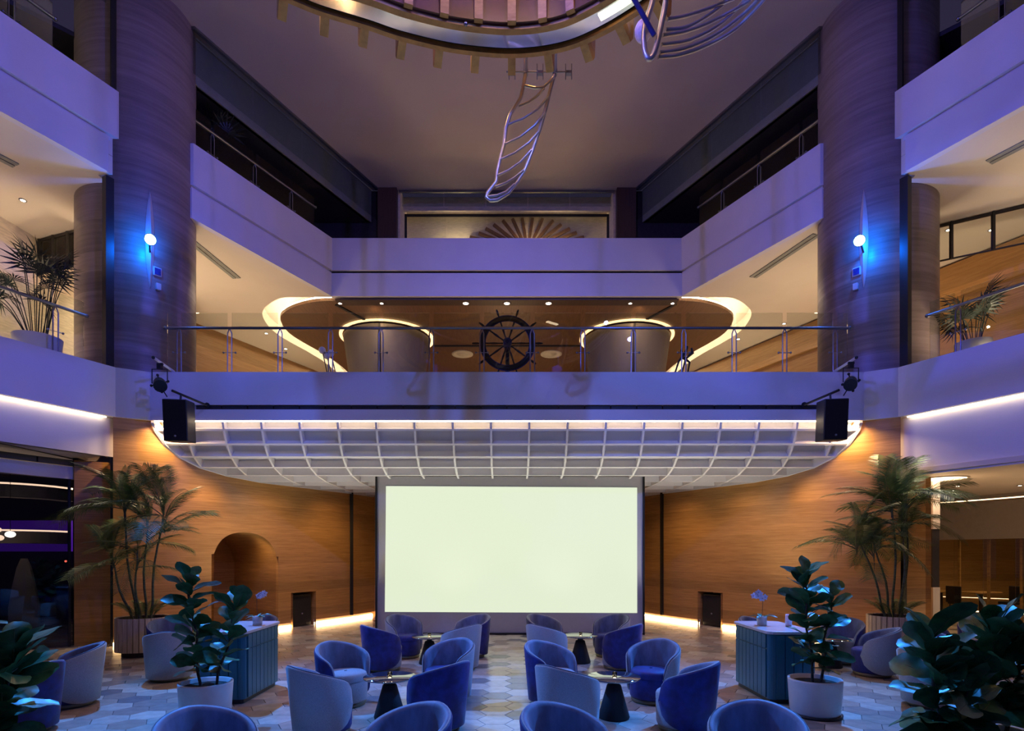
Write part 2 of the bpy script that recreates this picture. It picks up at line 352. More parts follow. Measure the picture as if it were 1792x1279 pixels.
# third storey: cream soffit with an opening for the wooden ceiling, slab above
half = [(5.0, 17.75), (6.0, 17.85), (6.9, 18.3), (7.5, 18.95), (7.72, 19.7), (7.75, 20.5), (7.55, 21.4), (7.25, 22.4), (6.95, 24.0), (6.8, 26.8)]
hs = catmull(half, 5)
inner = [(-x, y) for x, y in hs[::-1]]+hs
def grow(poly, d): return offset(poly, -d)
outer_ = offset([(-x, y) for x, y in hs[::-1]]+hs, -0.0)
oc = []
for (x, y), (nx, ny) in zip(inner, inner[1:]+inner[-1:]): oc.append((x, y))
oc = offset(inner, .55)
if abs(oc[len(oc)//4][0]) < abs(inner[len(inner)//4][0]): oc = offset(inner, -.55)
oc = [(x, max(17.66, min(26.9, y))) for x, y in oc]
def holed(name, outer, hole, z, matl, label, cat, thick=.12):
    bm = bmesh.new()
    def loop(P):
        vs = [bm.verts.new((x, y, z)) for x, y in P]; return [bm.edges.new((vs[i], vs[(i+1) % len(vs)])) for i in range(len(vs))]
    es = loop(outer)+loop(hole)
    bmesh.ops.triangle_fill(bm, edges=es, use_beauty=True)
    g_ = bmesh.ops.extrude_face_region(bm, geom=bm.faces[:])
    for v in [e for e in g_['geom'] if isinstance(e, bmesh.types.BMVert)]: v.co.z += thick
    bmesh.ops.recalc_face_normals(bm, faces=bm.faces[:])
    me = bpy.data.meshes.new(name); bm.to_mesh(me); bm.free(); me.materials.append(matl)
    o = bpy.data.objects.new(name, me); COL.objects.link(o); return tag(o, label, cat, None, 'structure')
nt_ = [(sx(13.45)+.12, 13.45), (sx(13.45)+1.2, 13.45), (sx(11.95)+.42, 11.95), (sx(11.95)+.12, 11.95), (sx(1)+.12, 1)]
outer = [(-20, 1)]+[(-x, y) for x, y in nt_[::-1]]+[(-sx(17.5)-.05, 17.6), (sx(17.5)+.05, 17.6)]+nt_+[(20, 1), (20, 27), (-20, 27)]
def clean(P):
    out = [P[0]]
    for p in P[1:]:
        if math.hypot(p[0]-out[-1][0], p[1]-out[-1][1]) > .03: out.append(p)
    return out
holed('ceiling_upper', outer, clean(oc), 9.86, M['cream'], 'cream second-storey ceiling around the wooden oval', 'ceiling', .38)
mb = MB(); mb.prism(outer, 10.25, 11.05); struct('floor_top', mb, M['cream'], 'third-storey slab over the lit ceiling recess', 'floor')
lamp('SPOT', (-10.7, 15.4, 9.7), 260, WARM2, (-10.9, 16.2, 7.0), .06, 100, 1.0, name='wall_wash_light')  # extra spot added to brighten the dark cream wall
wc = thing('ceiling_wood', (0, 20, 9.78), 'dark walnut oval ceiling with glowing cream cove', 'ceiling', None, 0, 'structure')
ins = clean(inner)
mb = MB(); mb.prism(ins, 9.80, 9.90); mb.build('oval_board', M['ceilwood'], wc)
mb = MB(); mb.bb(-5.3, 5.3, 17.62, 18.02, 9.76, 9.80); mb.build('front_band', M['darkwood'], wc)
mb = MB(); mb.bb(-4.6, 4.6, 21.55, 21.66, 9.765, 9.80)
for s in (-1, 1): mb.strip([(s*5.35, 18.0), (s*4.3, 20.0)], .09, 9.77, 9.80)
mb.build('groove', M['blk'], wc)
mb = MB()
e1 = [p for p in ins if p[0] < -5.3]; e2 = [p for p in ins if p[0] > 5.3]
for e in (e1, e2):
    mb.strip(e, .03, 9.915, 9.97, 0, .05)
mb.build('cove_led', M['ledcove'], wc)
mb = MB()
for x, y in ((-1.75, 22.5), (1.75, 22.5)):
    mb.lathe([(.42, 9.80), (.42, 9.77), (.32, 9.77), (.30, 9.79), (.16, 9.79), (.15, 9.76), (.001, 9.76)], 28, (x, y, 0))
mb.build('round_diffuser', M['cream'], wc)

# third storey fronts (upper band proud, groove, lower band)
def band(mb, s, d0, d1, z0, z1, o0, o1, mi=0):
    mb.prism([(s*(sx(d0)+o0), d0), (s*(sx(d1)+o0), d1), (s*(sx(d1)+o1), d1), (s*(sx(d0)+o1), d0)], z0, z1, mi)
for s, nm in ((-1, 'left'), (1, 'right')):
    mb = MB(); band(mb, s, 1, 11.96, 10.62, 11.6, 0, .2); band(mb, s, 1, 11.90, 10.54, 10.63, .10, .2); band(mb, s, 1, 11.81, 9.84, 10.55, .04, .2)
    struct('trim_%d' % (2 if s < 0 else 3), mb, M['white'], 'white third-storey balcony front in front of the %s column' % nm, 'balcony front')
mb = MB()
for s in (-1, 1):
    band(mb, s, 13.45, 17.5, 10.62, 11.6, 0, .2); band(mb, s, 13.45, 17.55, 10.54, 10.63, .10, .2); band(mb, s, 13.45, 17.53, 9.84, 10.55, .04, .2)
x0 = sx(17.5)+.05
mb.bb(-x0, x0, 17.5, 17.7, 10.62, 11.6); mb.bb(-x0, x0, 17.6, 17.7, 10.54, 10.63); mb.bb(-x0, x0, 17.54, 17.7, 9.84, 10.55)
struct('trim_4', mb, M['white'], 'white third-storey balcony front between the two columns', 'balcony front')
# third storey dark openings
mb = MB()
for s in (-1, 1): band(mb, s, 1, 10.8, 13.3, 14.4, .35, .5); band(mb, s, 13.5, 19.6, 13.3, 14.4, .35, .5)
struct('trim_5', mb, M['greyb'], 'grey bulkheads under the top ceiling edge', 'bulkhead')
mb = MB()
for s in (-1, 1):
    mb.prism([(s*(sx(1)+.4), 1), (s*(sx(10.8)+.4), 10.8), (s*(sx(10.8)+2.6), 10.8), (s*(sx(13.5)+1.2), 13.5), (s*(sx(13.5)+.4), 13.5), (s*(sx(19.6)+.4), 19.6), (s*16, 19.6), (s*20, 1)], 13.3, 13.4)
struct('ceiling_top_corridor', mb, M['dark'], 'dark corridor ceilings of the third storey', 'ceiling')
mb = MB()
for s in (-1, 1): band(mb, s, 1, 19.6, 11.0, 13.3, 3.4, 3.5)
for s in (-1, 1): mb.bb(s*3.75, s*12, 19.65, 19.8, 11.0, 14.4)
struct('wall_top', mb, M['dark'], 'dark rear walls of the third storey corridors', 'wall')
for s, nm in ((-1, 'left'), (1, 'right')):
    t = thing('smoke_screen', (s*sx(16), 16, 13.3), 'smoked glass smoke screen hanging from the %s ceiling edge' % nm, 'glass screen', 'smoke screens')
    ds = [13.5, 15.0, 16.5, 18.0, 19.5] ; ds = [3, 5, 7, 9, 11.8]+ds
    for a, b in zip(ds, ds[1:]):
        if a == 11.8: continue
        q = MB(); band(q, s, a+.012, b-.012, 13.3, 14.36, .06, .075); q.build('pane', M['smoke'], t)
    q = MB(); band(q, s, 3, 11.8, 14.34, 14.4, .02, .11); band(q, s, 13.5, 19.5, 14.34, 14.4, .02, .11); q.build('head_rail', M['steel'], t)
lamp('POINT', (-9.9, 15.5, 12.7), 90, (1.0, .85, .62), None, .05, name='top_corridor_light'); lamp('POINT', (-12.2, 9.6, 12.7), 60, (1.0, .85, .62), None, .05, name='top_corridor_light')  # added point fills to lift the dark corridor walls
lamp('POINT', (9.9, 15.5, 12.7), 16, (1.0, .85, .62), None, .05, name='top_corridor_light')
downlight_later = [(X(527, 18.3), 18.3, 13.3)]
# rear bay of the third storey
mb = MB(); mb.bb(-3.75, 3.75, 21.0, 21.1, 11, 14.6); mb.bb(-3.75, 3.75, 20.3, 20.4, 14.12, 14.6)
for s in (-1, 1): mb.bb(s*3.75, s*3.68, 19.7, 21, 11, 14.6)
struct('wall_back_top', mb, M['creamwall'], 'cream lit wall of the third-storey bay with the sun ornament', 'wall')
for s in (-1, 1):
    mb = MB(); mb.bb(s*3.75, s*4.4, 19.45, 19.65, 11, 14.4); struct('trim_%d' % (6 if s < 0 else 7), mb, M['darkwood'], 'dark panelled pilaster %s of the sun ornament bay' % ('left' if s < 0 else 'right'), 'pilaster')
t = thing('window_frame', (0, 20.6, 11), 'black framed glazing before the sun ornament', 'window frame')
mb = MB(); mb.bb(-3.72, 3.72, 20.55, 20.62, 14.08, 14.15)
for s in (-1, 1): mb.bb(s*3.72, s*3.60, 20.55, 20.62, 11.0, 14.1)
mb.build('frame', M['blk'], t)
for k in range(5):
    q = MB(); q.bb(-3.6+k*1.44+.005, -3.6+(k+1)*1.44-.005, 20.58, 20.59, 11.0, 14.08); q.build('pane', M['glass'], t)
t = thing('smoke_screen', (0, 19.62, 13.7), 'smoked glass smoke screen across the rear bay ceiling', 'glass screen', 'smoke screens')
for k in range(5):
    q = MB(); q.bb(-3.6+k*1.44+.01, -3.6+(k+1)*1.44-.01, 19.6, 19.615, 13.85, 14.33); q.build('pane', M['smoke'], t)
q = MB(); q.bb(-3.7, 3.7, 19.58, 19.64, 14.32, 14.39); q.build('head_rail', M['steel'], t)
t = thing('sun_ornament', (X(923, 20.95), 20.95, Z(440, 20.95)), 'radiating dark wooden sunburst slats on the lit cream wall', 'wall ornament')
ends = [(822, 415), (838, 408), (850, 400), (864, 393), (880, 386), (897, 383), (914, 382), (932, 382), (950, 383), (968, 386), (982, 393), (997, 400), (1009, 407), (1022, 415)]
c0 = Wp(923, 440, 20.95)
for px, py in ends:
    e = Wp(px, py, 20.95); d = (e-c0); i = c0+d*.38; q = MB()
    l = (e-i).length; a = math.atan2(d.z, d.x); m_ = (e+i)/2
    q.box(m_.x, 20.95, m_.z, l, .08, .10, 0, 0, 0, -a); q.build('slat', M['ceilwood'], t)
lamp('POINT', (.8, 20.7, 12.9), 30, WARM, None, .1, name='ornament_light')
lamp('AREA', (-1.8, 20.70, 12.7), 45, WARM2, (-1.8, 21, 12.9), .8, name='bay_uplight'); lamp('AREA', (1.8, 20.70, 12.7), 45, WARM2, (1.8, 21, 12.9), .8, name='bay_uplight')  # added fill aimed at the bay wall to brighten it

# ---- columns
for s, nm in ((-1, 'left'), (1, 'right')):
    cx, cy = s*8.65, 13.4
    mb = MB(); mb.lathe([(1.2, 5.5), (1.2, 14.4)], 64, (cx, cy, 0)); struct('column', mb, M['colwood'], 'big round pale-wood banded column on the %s carrying a blue lamp' % nm, 'column')
    mb = MB(); mb.box(s*8.36, 11.98, 7.82, .14, .16, 4.0, s*.46); mb.box(s*8.3, 12.05, 13.0, .05, .1, 2.8, s*.46)
    struct('trim_%d' % (8 if s < 0 else 9), mb, M['blk'], 'black vertical shutter guide rail on the %s column' % nm, 'guide rail')
# left / right walls of the second storey
mb = MB(); mb.strip([(-13.0, 2), (-11.8, 14.4), (-11.4, 16.4), (-10.8, 17.1), (-9.6, 17.4)], .15, 5.5, 9.86); struct('wall_left_upper', mb, M['creamwall'], 'cream textured wall behind the fan palm', 'wall')
mb = MB(); mb.strip([(-12.0, 17.0), (-10.7, 19.6), (-8.3, 24.7), (-7.6, 26.5)], .1, 5.5, 9.86); mb.strip([(14.6, 11.0), (12.9, 14.3), (12.05, 16.0), (10.55, 19.4), (8.3, 24.7), (7.6, 26.5)], -.1, 5.5, 9.86)
struct('wall_right_upper', mb, M['wallwood'], 'oak walls of the second storey', 'wall')
mb = MB(); mb.strip([(14.4, 11.0), (12.7, 14.3), (11.85, 16.0), (10.35, 19.4), (8.1, 24.7)], -.08, 8.9, 9.8); struct('trim_10', mb, M['wallwood'], 'oak bulkhead along the right second-storey wall', 'bulkhead')
mb = MB(); mb.bb(-8, 8, 26.6, 26.8, 5.5, 9.86); struct('wall_back_upper', mb, M['wallwood'], 'oak rear wall of the second storey', 'wall')
for s, P in ((-1, [(-11.75, 14.35), (-10.3, 13.85)]), (1, [(9.9, 14.0), (11.9, 12.8)])):
    t = thing('transom_frame', (P[0][0], P[0][1], 8.9), 'glazed transom frame hanging below the cream ceiling at the %s' % ('left' if s < 0 else 'right'), 'transom')
    q = MB(); q.strip(P, .06, 9.78, 9.84); q.strip(P, .04, 8.95, 8.98)
    for k in (0, .34, .67, 1):
        x = P[0][0]+(P[1][0]-P[0][0])*k; y = P[0][1]+(P[1][1]-P[0][1])*k; q.bb(x-.03, x+.03, y-.02, y+.04, 8.95, 9.84)
    q.build('frame', M['blk'], t); q = MB(); q.strip(P, .012, 8.98, 9.78, 0, .02); q.build('pane', M['glass'], t)
# linear slot diffusers + small ceiling fittings
for s, a, b, nm in ((-1, (X(342, 14.5), 14.2), (X(485, 19), 16.4), 'left, beside the lit cove'), (1, (X(1425, 14.5), 14.2), (X(1285, 18), 16.4), 'right, beside the lit cove'), (-1, (-10.6, 10.0), (-9.9, 11.6), 'left, in front of the column'), (1, (10.6, 10.0), (9.85, 11.6), 'right, in front of the column')):
    a = (s*abs(a[0]), a[1]); b = (s*abs(b[0]), b[1]); mb = MB(); mb.strip([a, b], .10, 9.838, 9.857); mb.strip([a, b], .10, 9.838, 9.857, 0, .14)
    tag(mb.build('slot_diffuser', M['greyb']), 'grey slot diffuser in the cream ceiling, %s' % nm, 'air diffuser', 'slot diffusers in the cream ceiling')
def downlight(x, y, z, label, group, r=.055, power=0):
    t = thing('downlight', (x, y, z), label, 'downlight', group)
    q = MB(); q.lathe([(r*1.5, z), (r*1.5, z-.012), (r, z-.014), (r, z)], 16, (x, y, 0)); q.build('trim_ring', M['steel'], t)
    q = MB(); q.cyl((x, y), r, z-.012, z-.004, 14); q.build('lens', M['down'], t)
    if power: lamp('SPOT', (x, y, z-.06), power, WARM2, (x, y, 0), .05, 100, .6, name='downlight_beam')
nth = ['leftmost', 'second from left', 'third from left', 'centre', 'fifth from left', 'second from right', 'rightmost']
for k, px in enumerate((595, 668, 815, 887, 960, 1103, 1177)):
    downlight(X(px, 17.85), 17.85, 9.76, 'bright downlight in the dark slatted band over the ship wheel, %s of seven' % nth[k], 'downlights along the dark band', .05 if k in (0, 1, 5, 6) else .085, 40 if k in (2, 3, 4) else 0)
for k, (px, py, nm) in enumerate(((466, 583, 'left, nearest the cove tip'), (500, 610, 'left, farther along the cream ceiling'), (1372, 566, 'right, above the handrail'), (1292, 593, 'right, behind the railing'), (1660, 402, 'right, beyond the column'), (40, 350, 'left, before the column'), (1735, 402, 'right edge'))):
    D = (9.86-CH)/((HY-py)/F); downlight(X(px, D), D, 9.86, 'small downlight in the cream ceiling, %s' % nm, 'downlights in the cream ceiling', .05)

downlight(*downlight_later[0], 'tiny bright downlight in the dark left top-storey corridor', 'top corridor downlight', .04)
# flared bronze drums with glowing heads
for s, nm in ((-1, 'left'), (1, 'right')):
    t = thing('flared_drum', (s*4.35, 20.8, 5.5), 'bronze flared round drum with glowing head, %s of the ship wheel' % nm, 'column', 'flared drums under the oval ceiling')
    q = MB(); q.lathe([(1.02, 5.5), (1.16, 6.8), (1.34, 8.2), (1.52, 9.5), (1.56, 9.70)], 40, (s*4.35, 20.8, 0)); q.build('body', M['bronze'], t)
    q = MB(); q.tube([(s*(4.35+.02), 19.3+.32, 5.6), (s*(4.35-.02), 19.42, 8.0), (s*4.3, 19.28, 9.7)], .05, 6); q.build('seam', M['blk'], t)
    q = MB(); q.lathe([(1.58, 9.76), (1.69, 9.76)], 40, (s*4.35, 20.8, 0)); q.lathe([(1.69, 9.76), (1.69, 9.795)], 40, (s*4.35, 20.8, 0)); q.build('glow_ring', M['drumglow'], t)
    lamp('SPOT', (s*4.2, 17.9, 9.68), 110, WARM, (s*4.3, 19.9, 8.6), .05, 110, 1.0, name='drum_head_light')

# ---- coffered ceiling over the screen
prof = [(12.22, 4.76), (12.26, 4.595), (12.40, 4.31), (12.60, 4.07), (12.90, 3.885), (13.35, 3.765), (14.05, 3.70), (14.85, 3.70), (15.65, 3.70), (16.45, 3.70), (17.25, 3.70), (17.7, 3.70)]
OX = .07
cof = thing('ceiling_coffered', (0, 12.2, 3.7), 'white curved coffered ceiling swooping down to the projection screen', 'ceiling', None, 0, 'structure')
def nrm2(i):
    a = prof[max(0, i-1)]; b = prof[min(len(prof)-1, i+1)]; dx, dz = b[0]-a[0], b[1]-a[1]; l = math.hypot(dx, dz); return (-dz/l, dx/l)
def lim(D): return max(.1, xw(D)-.02) if D > 12.5 else 7.6+(xw(12.5)-7.62)*(D-12.2)/.3
dep = .17
def pr(i, d):
    n = nrm2(i); return (prof[i][0]+n[0]*d, prof[i][1]+n[1]*d)
xr = [OX+.82*(k+.5) for k in range(-10, 10)]
for i in range(len(prof)-1):
    (D0, z0), (D1, z1) = prof[i], prof[i+1]; a = pr(i, dep); b = pr(i+1, dep)
    for j in range(-1, len(xr)):
        L0, L1 = lim(D0), lim(D1)
        xa = xr[j] if j >= 0 else -99; xb = xr[j+1] if j+1 < len(xr) else 99
        p0, p1 = max(-L0, min(L0, xa)), max(-L0, min(L0, xb)); q0, q1 = max(-L1, min(L1, xa)), max(-L1, min(L1, xb))
        if p1-p0 < .02 and q1-q0 < .02: continue
        q = MB(); ov = .02
        q.hexa([(p0, a[0], a[1]), (p1, a[0], a[1]), (q1, b[0], b[1]), (q0, b[0], b[1]), (p0, a[0]+.01, a[1]+ov), (p1, a[0]+.01, a[1]+ov), (q1, b[0]+.01, b[1]+ov), (q0, b[0]+.01, b[1]+ov)])
        q.build('panel', M['white'], cof)
for i in range(1, len(prof)):
    L0 = lim(prof[i][0]); n = nrm2(i); t_ = (n[1], -n[0]); q = MB(); w = .022
    P = []
    for x in (-L0, L0):
        for dd, ww in ((0, -w), (0, w), (dep+.02, w), (dep+.02, -w)): P.append((x, prof[i][0]+n[0]*dd+t_[0]*ww, prof[i][1]+n[1]*dd+t_[1]*ww))
    q.hexa(P[:4]+P[4:]); q.build('cross_rib', M['white'], cof)
for x in xr:
    q = MB(); rows = []; w = .022
    for i in range(len(prof)):
        if abs(x) > lim(prof[i][0])-.02: continue
        f = prof[i]; b = pr(i, dep+.01); rows.append([(x-w, f[0], f[1]), (x+w, f[0], f[1]), (x+w, b[0], b[1]), (x-w, b[0], b[1])])
    if len(rows) > 1: q.grid(rows, 0, False, True); q.build('rib', M['white'], cof)
for s in (-1, 1):   # curved edge board against the oak wall
    rows = []
    for i in range(len(prof)-1):
        for k in range(5):
            t_ = k/5; D = prof[i][0]*(1-t_)+prof[i+1][0]*t_; z = prof[i][1]*(1-t_)+prof[i+1][1]*t_; L0 = lim(D)
            rows.append([(s*(L0-.03), D, z-.02), (s*(L0+.03), D, z-.02), (s*(L0+.03), D+.05, z+.22), (s*(L0-.03), D+.05, z+.22)])
    q = MB(); q.grid(rows if s > 0 else [r_[::-1] for r_ in rows], 0, False, True); q.build('edge_board', M['white'], cof)
q = MB(); q.bb(-7.55, 7.55, 12.24, 12.26, 4.765, 4.785); tag(q.build('led_strip', M['led'], cof), 'bright warm light line')

# ---- oak walls of the ground floor, curving to the screen
def arclen(P):
    s = [0]
    for a, b in zip(P, P[1:]): s.append(s[-1]+math.hypot(b[0]-a[0], b[1]-a[1]))
    return s
def resample(P, step):
    s = arclen(P); n = int(s[-1]/step); out = []
    for k in range(n+1):
        d = s[-1]*k/n
        for i in range(len(P)-1):
            if s[i] <= d <= s[i+1]+1e-9:
                t = (d-s[i])/(s[i+1]-s[i]); out.append((P[i][0]+(P[i+1][0]-P[i][0])*t, P[i][1]+(P[i+1][1]-P[i][1])*t)); break
    return out
WR = resample(WL, .055)
def ray(p): return p[0]/p[1]
for s, nm in ((-1, 'left'), (1, 'right')):
    w = thing('wall_%s' % nm, (s*8.2, 11.9, 0), 'curved oak panelled wall on the %s of the screen' % nm, 'wall', None, 0, 'structure')
    P = [(s*x, y) for x, y in WR]
    def px_of(i): return CX-WR[i][0]/WR[i][1]*F       # as seen on the left side
    def zb(i):
        p = px_of(i)
        if s < 0 and 372 <= p <= 485:
            u = (p-428.5)/56.5; h = 2.45-.75*(1-math.sqrt(max(0, 1-abs(u)**2.4))); return h
        if 512 <= p <= 553: return .92
        return .15
    # panels
    brk = [0]+[i for i in range(1, len(P)-1) if i % 24 == 0]+[len(P)-1]
    back = MB(); ok = []
    for a, b in zip(brk, brk[1:]):
        q = MB()
        o1 = offset(P, s*-.10) if True else P
        for i in range(a, b):
            za, zc = zb(i), zb(i+1)
            f0, f1 = P[i], P[i+1]
            g0, g1 = o1[i], o1[i+1]
            z0, z1 = max(za, .15), max(zc, .15)
            if abs(z0-z1) > .5: z0 = z1 = max(z0, z1)
            A = [(f0[0], f0[1], z0), (f1[0], f1[1], z1), (g1[0], g1[1], z1), (g0[0], g0[1], z0), (f0[0], f0[1], 4.79), (f1[0], f1[1], 4.79), (g1[0], g1[1], 4.79), (g0[0], g0[1], 4.79)]
            q.hexa(A)
        for k in range(len(q.s)): q.s[k] = False
        q.build('panel', M['wallwood'], w)
    # dark vertical joint
    j = min(range(len(P)), key=lambda i: abs(px_of(i)-614)); q = MB(); q.box(P[j][0]-s*.01, P[j][1], 1.95, .09, .09, 3.6, 0.5); tag(q.build('joint_strip', M['blk'], w), 'black vertical joint')
    # skirting recess with light
    for a, b in ((0, next(i for i in range(len(P)) if px_of(i) > 512)), (next(i for i in range(len(P)) if px_of(i) > 553), len(P)-1)):
        seg = P[a:b+1]
        if s < 0 and a == 0:
            i0 = next(i for i in range(len(P)) if px_of(i) > 372); i1 = next(i for i in range(len(P)) if px_of(i) > 485)
            segs = [P[0:i0+1], P[i1:b+1]]
        else: segs = [seg]
        for sg in segs:
            sg = [p for k, p in enumerate(sg) if k % 4 == 0 and k < len(sg)-2]+[sg[-1]]
            q = MB(); q.strip(sg, -s*.012, .004, .075, 0, -s*.055); tag(q.build('skirting_light', M['skirt'], w), 'glowing warm skirting line')
            q = MB(); q.strip(sg, -s*.03, 0, .16, 0, -s*.07); q.build('skirting_board', M['cream'], w)
    # niche with black subwoofer
    i0 = next(i for i in range(len(P)) if px_of(i) > 512); i1 = next(i for i in range(len(P)) if px_of(i) > 553)
    a, b = Vector((*P[i0], 0)), Vector((*P[i1], 0)); n = Vector((s*(b-a).y, -s*(b-a).x, 0)); n.normalize()
    if n.x*s < 0: n = -n
    q = MB()
    for A, B in ((a, a+n*.6), (b, b+n*.6), (a+n*.6, b+n*.6)):
        q.face([(A.x, A.y, 0), (B.x, B.y, 0), (B.x, B.y, .93), (A.x, A.y, .93)])
    q.face([(v.x, v.y, .93) for v in (a, b, b+n*.6, a+n*.6)]); q.build('niche_lining', M['wallwood'], w)
    c = (a+b)/2+n*.33; an = math.atan2((b-a).y, (b-a).x)
    t = thing('subwoofer', (c.x, c.y, 0), 'black boxy subwoofer in the low niche of the %s oak wall' % nm, 'speaker', 'subwoofers in the wall niches')
    ln = (b-a).length
    q = MB(); q.box(c.x, c.y, .43, ln*.86, .40, .84, an); q.build('cabinet', M['blk'], t, .01)
    cf = c-n*.21; q = MB(); q.box(cf.x, cf.y, .45, ln*.76, .02, .70, an); q.build('grille', M['matt'], t)
    cf = c-n*.235; q = MB(); q.ball((cf.x, cf.y, .34), .022, 10); q.build('badge', M['steel'], t)
    if s < 0:   # arched passage
        i0 = next(i for i in range(len(P)) if px_of(i) > 372); i1 = next(i for i in range(len(P)) if px_of(i) > 485)
        n = Vector((-.77, .64, 0)); pts = [(P[i0][0], P[i0][1], 0)]+[(P[i][0], P[i][1], zb(i)) for i in range(i0, i1)]+[(P[i1][0], P[i1][1], 1.7), (P[i1][0], P[i1][1], 0)]
        q = MB(); q.grid([pts, [tuple(Vector(p)+n*2.4) for p in pts]], 0, True)
        q.face([tuple(Vector(p)+n*2.4) for p in pts]); q.build('arched_recess', M['wallwood'], w)
        m_ = (Vector(P[i0])+Vector(P[i1]))/2
        lamp('SPOT', (m_.x-.2, m_.y+.2, 2.36), 30, WARM, (m_.x+.1, m_.y+1.0, 1.0), .05, 120, .9, name='arch_light')
lamp('AREA', (-7.6, 12.35, 4.70), 130, WARM, (-7.3, 12.8, 3), 1.1, sy=.06, name='cove_wash'); lamp('AREA', (7.6, 12.35, 4.70), 130, WARM, (7.3, 12.8, 3), 1.1, sy=.06, name='cove_wash')
mb = MB(); mb.bb(-4.3, 4.3, 17.7, 17.85, 0, 3.8); struct('wall_back', mb, M['wallwood'], 'oak rear wall behind the projection screen', 'wall')

# ---- projection screen
t = thing('projection_screen', (.07, 13.7, 0), 'huge pale-green lit projection screen with grey border and black edges', 'screen')
q = MB(); q.bb(X(660, 13.7), X(1125, 13.7), 13.70, 13.74, .04, Z(834, 13.7)); q.build('cloth', M['scrcloth'], t)
q = MB(); q.face([(X(673.5, 13.69), 13.69, Z(1070.5, 13.69)), (X(1115, 13.69), 13.69, Z(1072.5, 13.69)), (X(1115, 13.69), 13.69, Z(853, 13.69)), (X(675.5, 13.69), 13.69, Z(850.5, 13.69))])
q.face([(X(673.5, 13.69), 13.694, Z(1070.5, 13.69)), (X(675.5, 13.69), 13.694, Z(850.5, 13.69)), (X(1115, 13.69), 13.694, Z(853, 13.69)), (X(1115, 13.69), 13.694, Z(1072.5, 13.69))])
tag(q.build('picture', M['screen'], t), 'plain pale yellow-green picture')
for nm_, a, b in (('side_bar', 657, 660), ('side_bar', 1125, 1128)):
    q = MB(); q.bb(X(a, 13.68), X(b, 13.68), 13.66, 13.75, 0, Z(834, 13.68)); q.build(nm_, M['blk'], t)
q = MB(); q.bb(X(657, 13.68), X(1128, 13.68), 13.66, 13.75, 0.005, .045); q.build('bottom_bar', M['blk'], t)

# ---- ground floor, sides
mb = MB()
band(mb, -1, 1, 12.1, 3.98, 4.79, .25, .4); mb.prism([(-sx(1)-.3, 1), (-sx(11.9)-.3, 11.9), (-9.4, 13.0), (-20, 13.0), (-20, 1)], 3.98, 4.08)
struct('wall_left_bulkhead', mb, M['white'], 'white drop panel under the left light cove', 'bulkhead')
mb = MB(); band(mb, 1, 1, 12.1, 3.56, 4.79, .25, .4)
struct('wall_right_bulkhead', mb, M['white'], 'white drop panel under the right light cove', 'bulkhead')
for s, nm in ((-1, 'left'), (1, 'right')):
    q = MB(); band(q, s, 1, 11.88, 4.77, 4.789, .165, .20); tag(q.build('led_strip', M['ledside']), 'warm white light line in the %s cove over the drop panel' % nm, 'light strip', 'cove light strips')
mb = MB(); band(mb, -1, 1, 12.7, 3.50, 3.76, 1.0, 1.15); struct('trim_11', mb, M['white'], 'low white lip over the dark left glass wall', 'lip')
t = thing('air_grille', (-(sx(10)+1.05), 10, 3.78), 'dark slot air grille above the left glass wall', 'air grille')
for k in range(9):
    q = MB(); d0 = 6.0+k*.68; band(q, -1, d0+.015, d0+.665, 3.78, 3.90, 1.02, 1.06); q.build('slat', M['dark'], t)
mb = MB(); mb.strip([(-9.05, 11.95), (-8.52, 12.35)], .12, 0, 3.9); mb.strip([(-8.52, 12.35), (-8.3, 12.2)], .1, 0, 3.98); mb.box(-8.30, 12.05, 1.99, .10, .12, 3.96, .6, 1)
struct('wall_left_end', mb, [M['wallwood'], M['blk']], 'oak end panel between the dark glass and the curved wall', 'wall')
# dark glass wall on the left with a bar room behind it
GP = [(-sx(1)-1.5, 1), (-10.4, 10.7), (-9.12, 11.95)]
t = thing('window_1', (-10, 11, 0), 'dark glass wall on the left reflecting warm lights', 'window', None, 0, 'structure')
rs = resample(GP, 1.35)
for a, b in zip(rs, rs[1:]):
    if a[1] < 5: continue
    q = MB(); q.strip([a, b], .015, .02, 3.5); q.build('pane', M['nightglass'], t)
    q = MB(); q.box(b[0]-.03, b[1], 1.75, .05, .05, 3.5, .5); q.build('mullion', M['blk'], t)
mb = MB(); mb.bb(-17, -16.9, 2, 17, 0, 4); mb.bb(-17, -8.9, 16.9, 17, 0, 4); mb.bb(-17, -9.3, 2, 17, 3.96, 4.0); mb.strip([(-9.15, 12.2), (-9.4, 13.2), (-9.4, 16.9)], .1, 0, 4)
struct('wall_bar', mb, M['dark'], 'near-black walls of the bar room behind the left glass', 'wall')
t = thing('bar_back_panel', (-13.4, 15.8, 0), 'purple glowing panel in the bar behind the left glass', 'light panel')
q = MB(); q.bb(-16, -11.6, 15.7, 15.8, 2.0, 2.85); q.build('panel', M['purple'], t)
q = MB()
q.bb(-16, -11.55, 15.66, 15.82, 2.85, 2.93); q.build('frame', M['blk'], t)
for nm_, c, r, z, a0, a1 in (('upper', (-12.5, 14.6), 1.35, 3.28, -1.0, 1.7), ('lower', (-12.9, 15.3), 1.1, 2.2, -.8, 1.7)):
    q = MB(); pts = [(c[0]+r*math.sin(a0+(a1-a0)*k/14), c[1]-r*math.cos(a0+(a1-a0)*k/14)) for k in range(15)]
    q.strip(pts, .3, z, z+.3); o = thing('curved_bulkhead', (c[0], c[1], z), 'curved cream bulkhead with light line in the dark bar, %s one' % nm_, 'bulkhead', 'curved bulkheads in the bar'); q.build('board', M['cream'], o)
    q = MB(); q.strip(pts, .03, z+.31, z+.35, 0, .05); q.build('light_line', M['ledl'], o)
